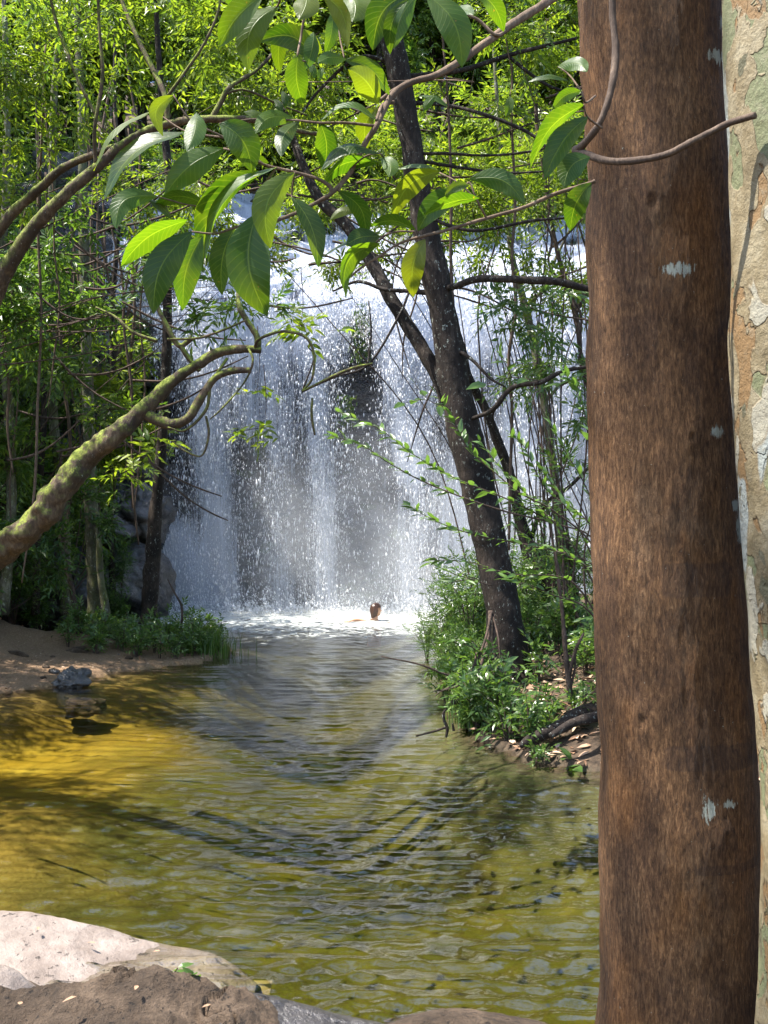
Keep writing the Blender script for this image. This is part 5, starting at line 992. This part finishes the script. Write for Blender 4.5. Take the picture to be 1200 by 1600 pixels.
# ---------------------------------------------------------------- litter on the banks
rl = np.random.default_rng(9); n = 5200; lx = rl.uniform(.7, 4.2, n); ly = rl.uniform(8.2, 16, n); lz = H(lx, ly); k = lz > .02; lx, ly, lz = lx[k], ly[k], lz[k]; n = len(lx)
V, F = leaves(st(lx, ly, lz + .012), rl.normal(0, 1, (n, 3)) * [1, 1, .25], rl.normal(0, .35, (n, 3)) + M_up, rl.uniform(.05, .12, n), rl.uniform(.02, .045, n), 'oval')
solo('leaf_litter', 'dry brown leaves scattered over the right bank', 'leaves', V, F, M['litter'], kind='stuff', smooth=False)
n = 1500; lx = rl.uniform(-6.5, -2.2, n); ly = rl.uniform(11.5, 18, n); lz = H(lx, ly); k = lz > .015; lx, ly, lz = lx[k], ly[k], lz[k]; n = len(lx)
V, F = leaves(st(lx, ly, lz + .008), rl.normal(0, 1, (n, 3)) * [1, 1, .2], rl.normal(0, .3, (n, 3)) + M_up, rl.uniform(.02, .07, n), rl.uniform(.01, .03, n), 'oval')
solo('sand_litter', 'leaf scraps scattered over the sand bank', 'leaves', V, F, M['litter'], kind='stuff', smooth=False)
# hanging moss and ferns on the wet rock inside the fall
rm_ = np.random.default_rng(14)
for (px, py, w_, h_, n, lab) in [(540, 640, .2, .6, 140, 'green hanging plants on the wet rock in the middle of the fall'), (566, 520, .22, 1.2, 160, 'tall strip of green plants on the dark rock between two falls'), (195, 560, .35, 1.6, 500, 'green hanging plants on the rock ledges left of the falls')]:
    c0 = P(px, py, 23.9 if px > 300 else 22.6); pz = c0[2] + rm_.uniform(-.5, .5, n) * h_; pxx = c0[0] + rm_.normal(0, w_ * .5, n); pos = st(pxx, np.full(n, c0[1] - .15) if px > 300 else cliff_y(pxx, pz) - .1, pz)
    d = rm_.normal(0, .5, (n, 3)) + [0, -.4, -.9]; V, F = leaves(pos, d, rm_.normal(0, 1, (n, 3)) + [0, -1, 0], rm_.uniform(.1, .24, n), rm_.uniform(.02, .05, n)); solo('hanging_fern', lab, 'fern', V, F, M['leaf_mid'], smooth=False, kind='stuff')

# ---------------------------------------------------------------- small debris
rp = np.random.default_rng(55)
for i in range(16):
    x, y = rp.uniform(-5.0, -3.3), rp.uniform(12.9, 16.6); z = Hs(x, y)
    if z < .04: continue
    q = rp.uniform(.025, .07); boulder('pebble', 'small pebble lying on the sand bank', (x, y, z + q * .2), (q * 1.3, q, q * .7), 'rock_brown' if i % 2 else 'rock_grey', 80 + i, group='pebbles on the sand bank', n=10, cuts=6)
for i, (px, py, D) in enumerate([(60, 1452, 5.2), (150, 1478, 5.15), (215, 1545, 4.02), (120, 1562, 3.95), (330, 1575, 4.05), (30, 1575, 3.95), (250, 1490, 5.15), (390, 1588, 4.1)]):
    c0 = P(px, py, D) + [0, 0, .012]; V, F = leaves(c0[None], rp.normal(0, 1, (1, 3)) * [1, 1, .05], np.array([[.1, -.1, 1.]]), np.array([rp.uniform(.03, .055)]), np.array([rp.uniform(.010, .018)]), 'oval')
    solo('fallen_leaf', 'small dry brown leaf lying on the near rocks', 'leaf', V, F, M['litter'], group='dry leaves on the near rocks', smooth=False)
# ---------------------------------------------------------------- swimmer
sk = NT('skin'); M['skin'] = sk.end(sk.bsdf(sk.mix(sk.noise(sk.obj(), 20, 3), (.42, .22, .13), (.52, .29, .18)), .45, None, .5))
hr = NT('wet brown hair'); M['hair'] = hr.end(hr.bsdf(hr.ramp(hr.noise(hr.map(hr.obj(), (1, 1, .3)), 70, 3), [(.3, (.028, .012, .007)), (.7, (.10, .045, .025))]), .4, None, .5))
hc = P(586, 958, 21.3); sw = thing('person', 'swimmer with brown hair, only head and shoulders above the foaming pool, looking right', 'person', (hc[0], hc[1], -.9))
def skin_body(name, verts, radii, edges, mat, parent, sub=2):
    me = bpy.data.meshes.new(name); o_ = np.array(parent.location); me.from_pydata([tuple(np.array(v) - o_) for v in verts], edges, []); me.update(); me.materials.append(mat); o = link(name, me, parent)
    m = o.modifiers.new('s', 'SKIN'); lay = me.skin_vertices[0] if me.skin_vertices else None
    if lay is None: return o
    for i, q in enumerate(radii): lay.data[i].radius = (q, q)
    lay.data[0].use_root = True; o.modifiers.new('u', 'SUBSURF').levels = sub; o.modifiers['u'].render_levels = sub; return o
hx, hy, hz = hc
vb_ = [(hx - .02, hy, -.62), (hx - .02, hy, -.38), (hx - .015, hy, -.11), (hx - .005, hy, -.02), (hx, hy, .05), (hx + .005, hy, .10),
       (hx - .17, hy - .03, -.045), (hx - .36, hy - .16, .012), (hx - .52, hy - .34, -.02), (hx - .60, hy - .42, -.02), (hx + .16, hy + .03, -.09), (hx + .36, hy - .12, -.09), (hx + .50, hy - .30, -.06), (hx + .57, hy - .38, -.06),
       (hx - .12, hy, -.80), (hx - .30, hy + .12, -1.05), (hx - .58, hy + .30, -1.12), (hx + .08, hy, -.80), (hx + .05, hy + .25, -1.10), (hx - .2, hy + .52, -1.22)]
vr_ = [.135, .125, .14, .075, .055, .055, .065, .046, .036, .03, .065, .046, .036, .03, .09, .07, .05, .09, .07, .05]
skin_body('body', vb_, vr_, [(0, 1), (1, 2), (2, 3), (3, 4), (4, 5), (2, 6), (6, 7), (7, 8), (8, 9), (2, 10), (10, 11), (11, 12), (12, 13), (0, 14), (14, 15), (15, 16), (0, 17), (17, 18), (18, 19)], M['skin'], sw)
def head(cx, cy, cz):
    n = 40; a = np.linspace(0.001, np.pi - .001, n); b_ = np.linspace(0, 2 * np.pi, 56, endpoint=False); A, B = np.meshgrid(a, b_, indexing='ij'); d = st(np.sin(A) * np.cos(B), np.sin(A) * np.sin(B), np.cos(A))
    f, s_, u = d[..., 0], d[..., 1], d[..., 2]                      # +x is the face direction
    x = f * .098; y = s_ * (.076 - .016 * sm(-u, .1, .9)); z = u * .120
    g = lambda f0, u0, w1, w2, s0=0, ws=.12: np.exp(-((u - u0) / w2) ** 2 - ((s_ - s0) / ws) ** 2) * sm(f, .2, .7)
    x = x + .026 * g(0, -.12, .1, .15) + .010 * g(0, -.46, .1, .07, 0, .22) + .012 * g(0, -.78, .1, .12, 0, .25) + .006 * g(0, .20, .1, .08, 0, .5) - .010 * (g(0, .05, .1, .09, .38, .14) + g(0, .05, .1, .09, -.38, .14))
    x = x + .015 * sm(-u, .3, .9) * sm(f, -.2, .5)
    ear = np.exp(-((u + .05) / .22) ** 2 - ((f + .05) / .16) ** 2) * .016; y = y + np.sign(s_) * ear
    V = st(x, y, z); ang = .45; ca, sa = math.cos(ang), math.sin(ang); V = st(V[..., 0] * ca - V[..., 1] * sa, V[..., 0] * sa + V[..., 1] * ca, V[..., 2]) + [cx, cy, cz]
    i = np.arange(n - 1)[:, None] * 56; j = np.arange(56)[None]; k = (j + 1) % 56; F = np.stack(np.broadcast_arrays(i + j, i + 56 + j, i + 56 + k, i + k), -1).reshape(-1, 4); return V, F, d, ang
V, F, d, ang = head(hx + .015, hy, .185); part('head', sw, V.reshape(-1, 3), [F], M['skin'])
hm = V - [hx + .015, hy, .185]; keep = (d[..., 2] > .28) | (d[..., 0] < .05 - .0 * d[..., 2]); th = .016 + .008 * fbm(d * 6, 3, 2); hv = [hx + .015, hy, .185] + hm * (1 + (th / .10)[..., None])
hv[..., 2] -= .05 * sm(-d[..., 0], .1, .8) * sm(-d[..., 2], 0, .7); fi = keep.reshape(-1)[F].all(1); part('hair', sw, hv.reshape(-1, 3), [F[fi]], M['hair'])
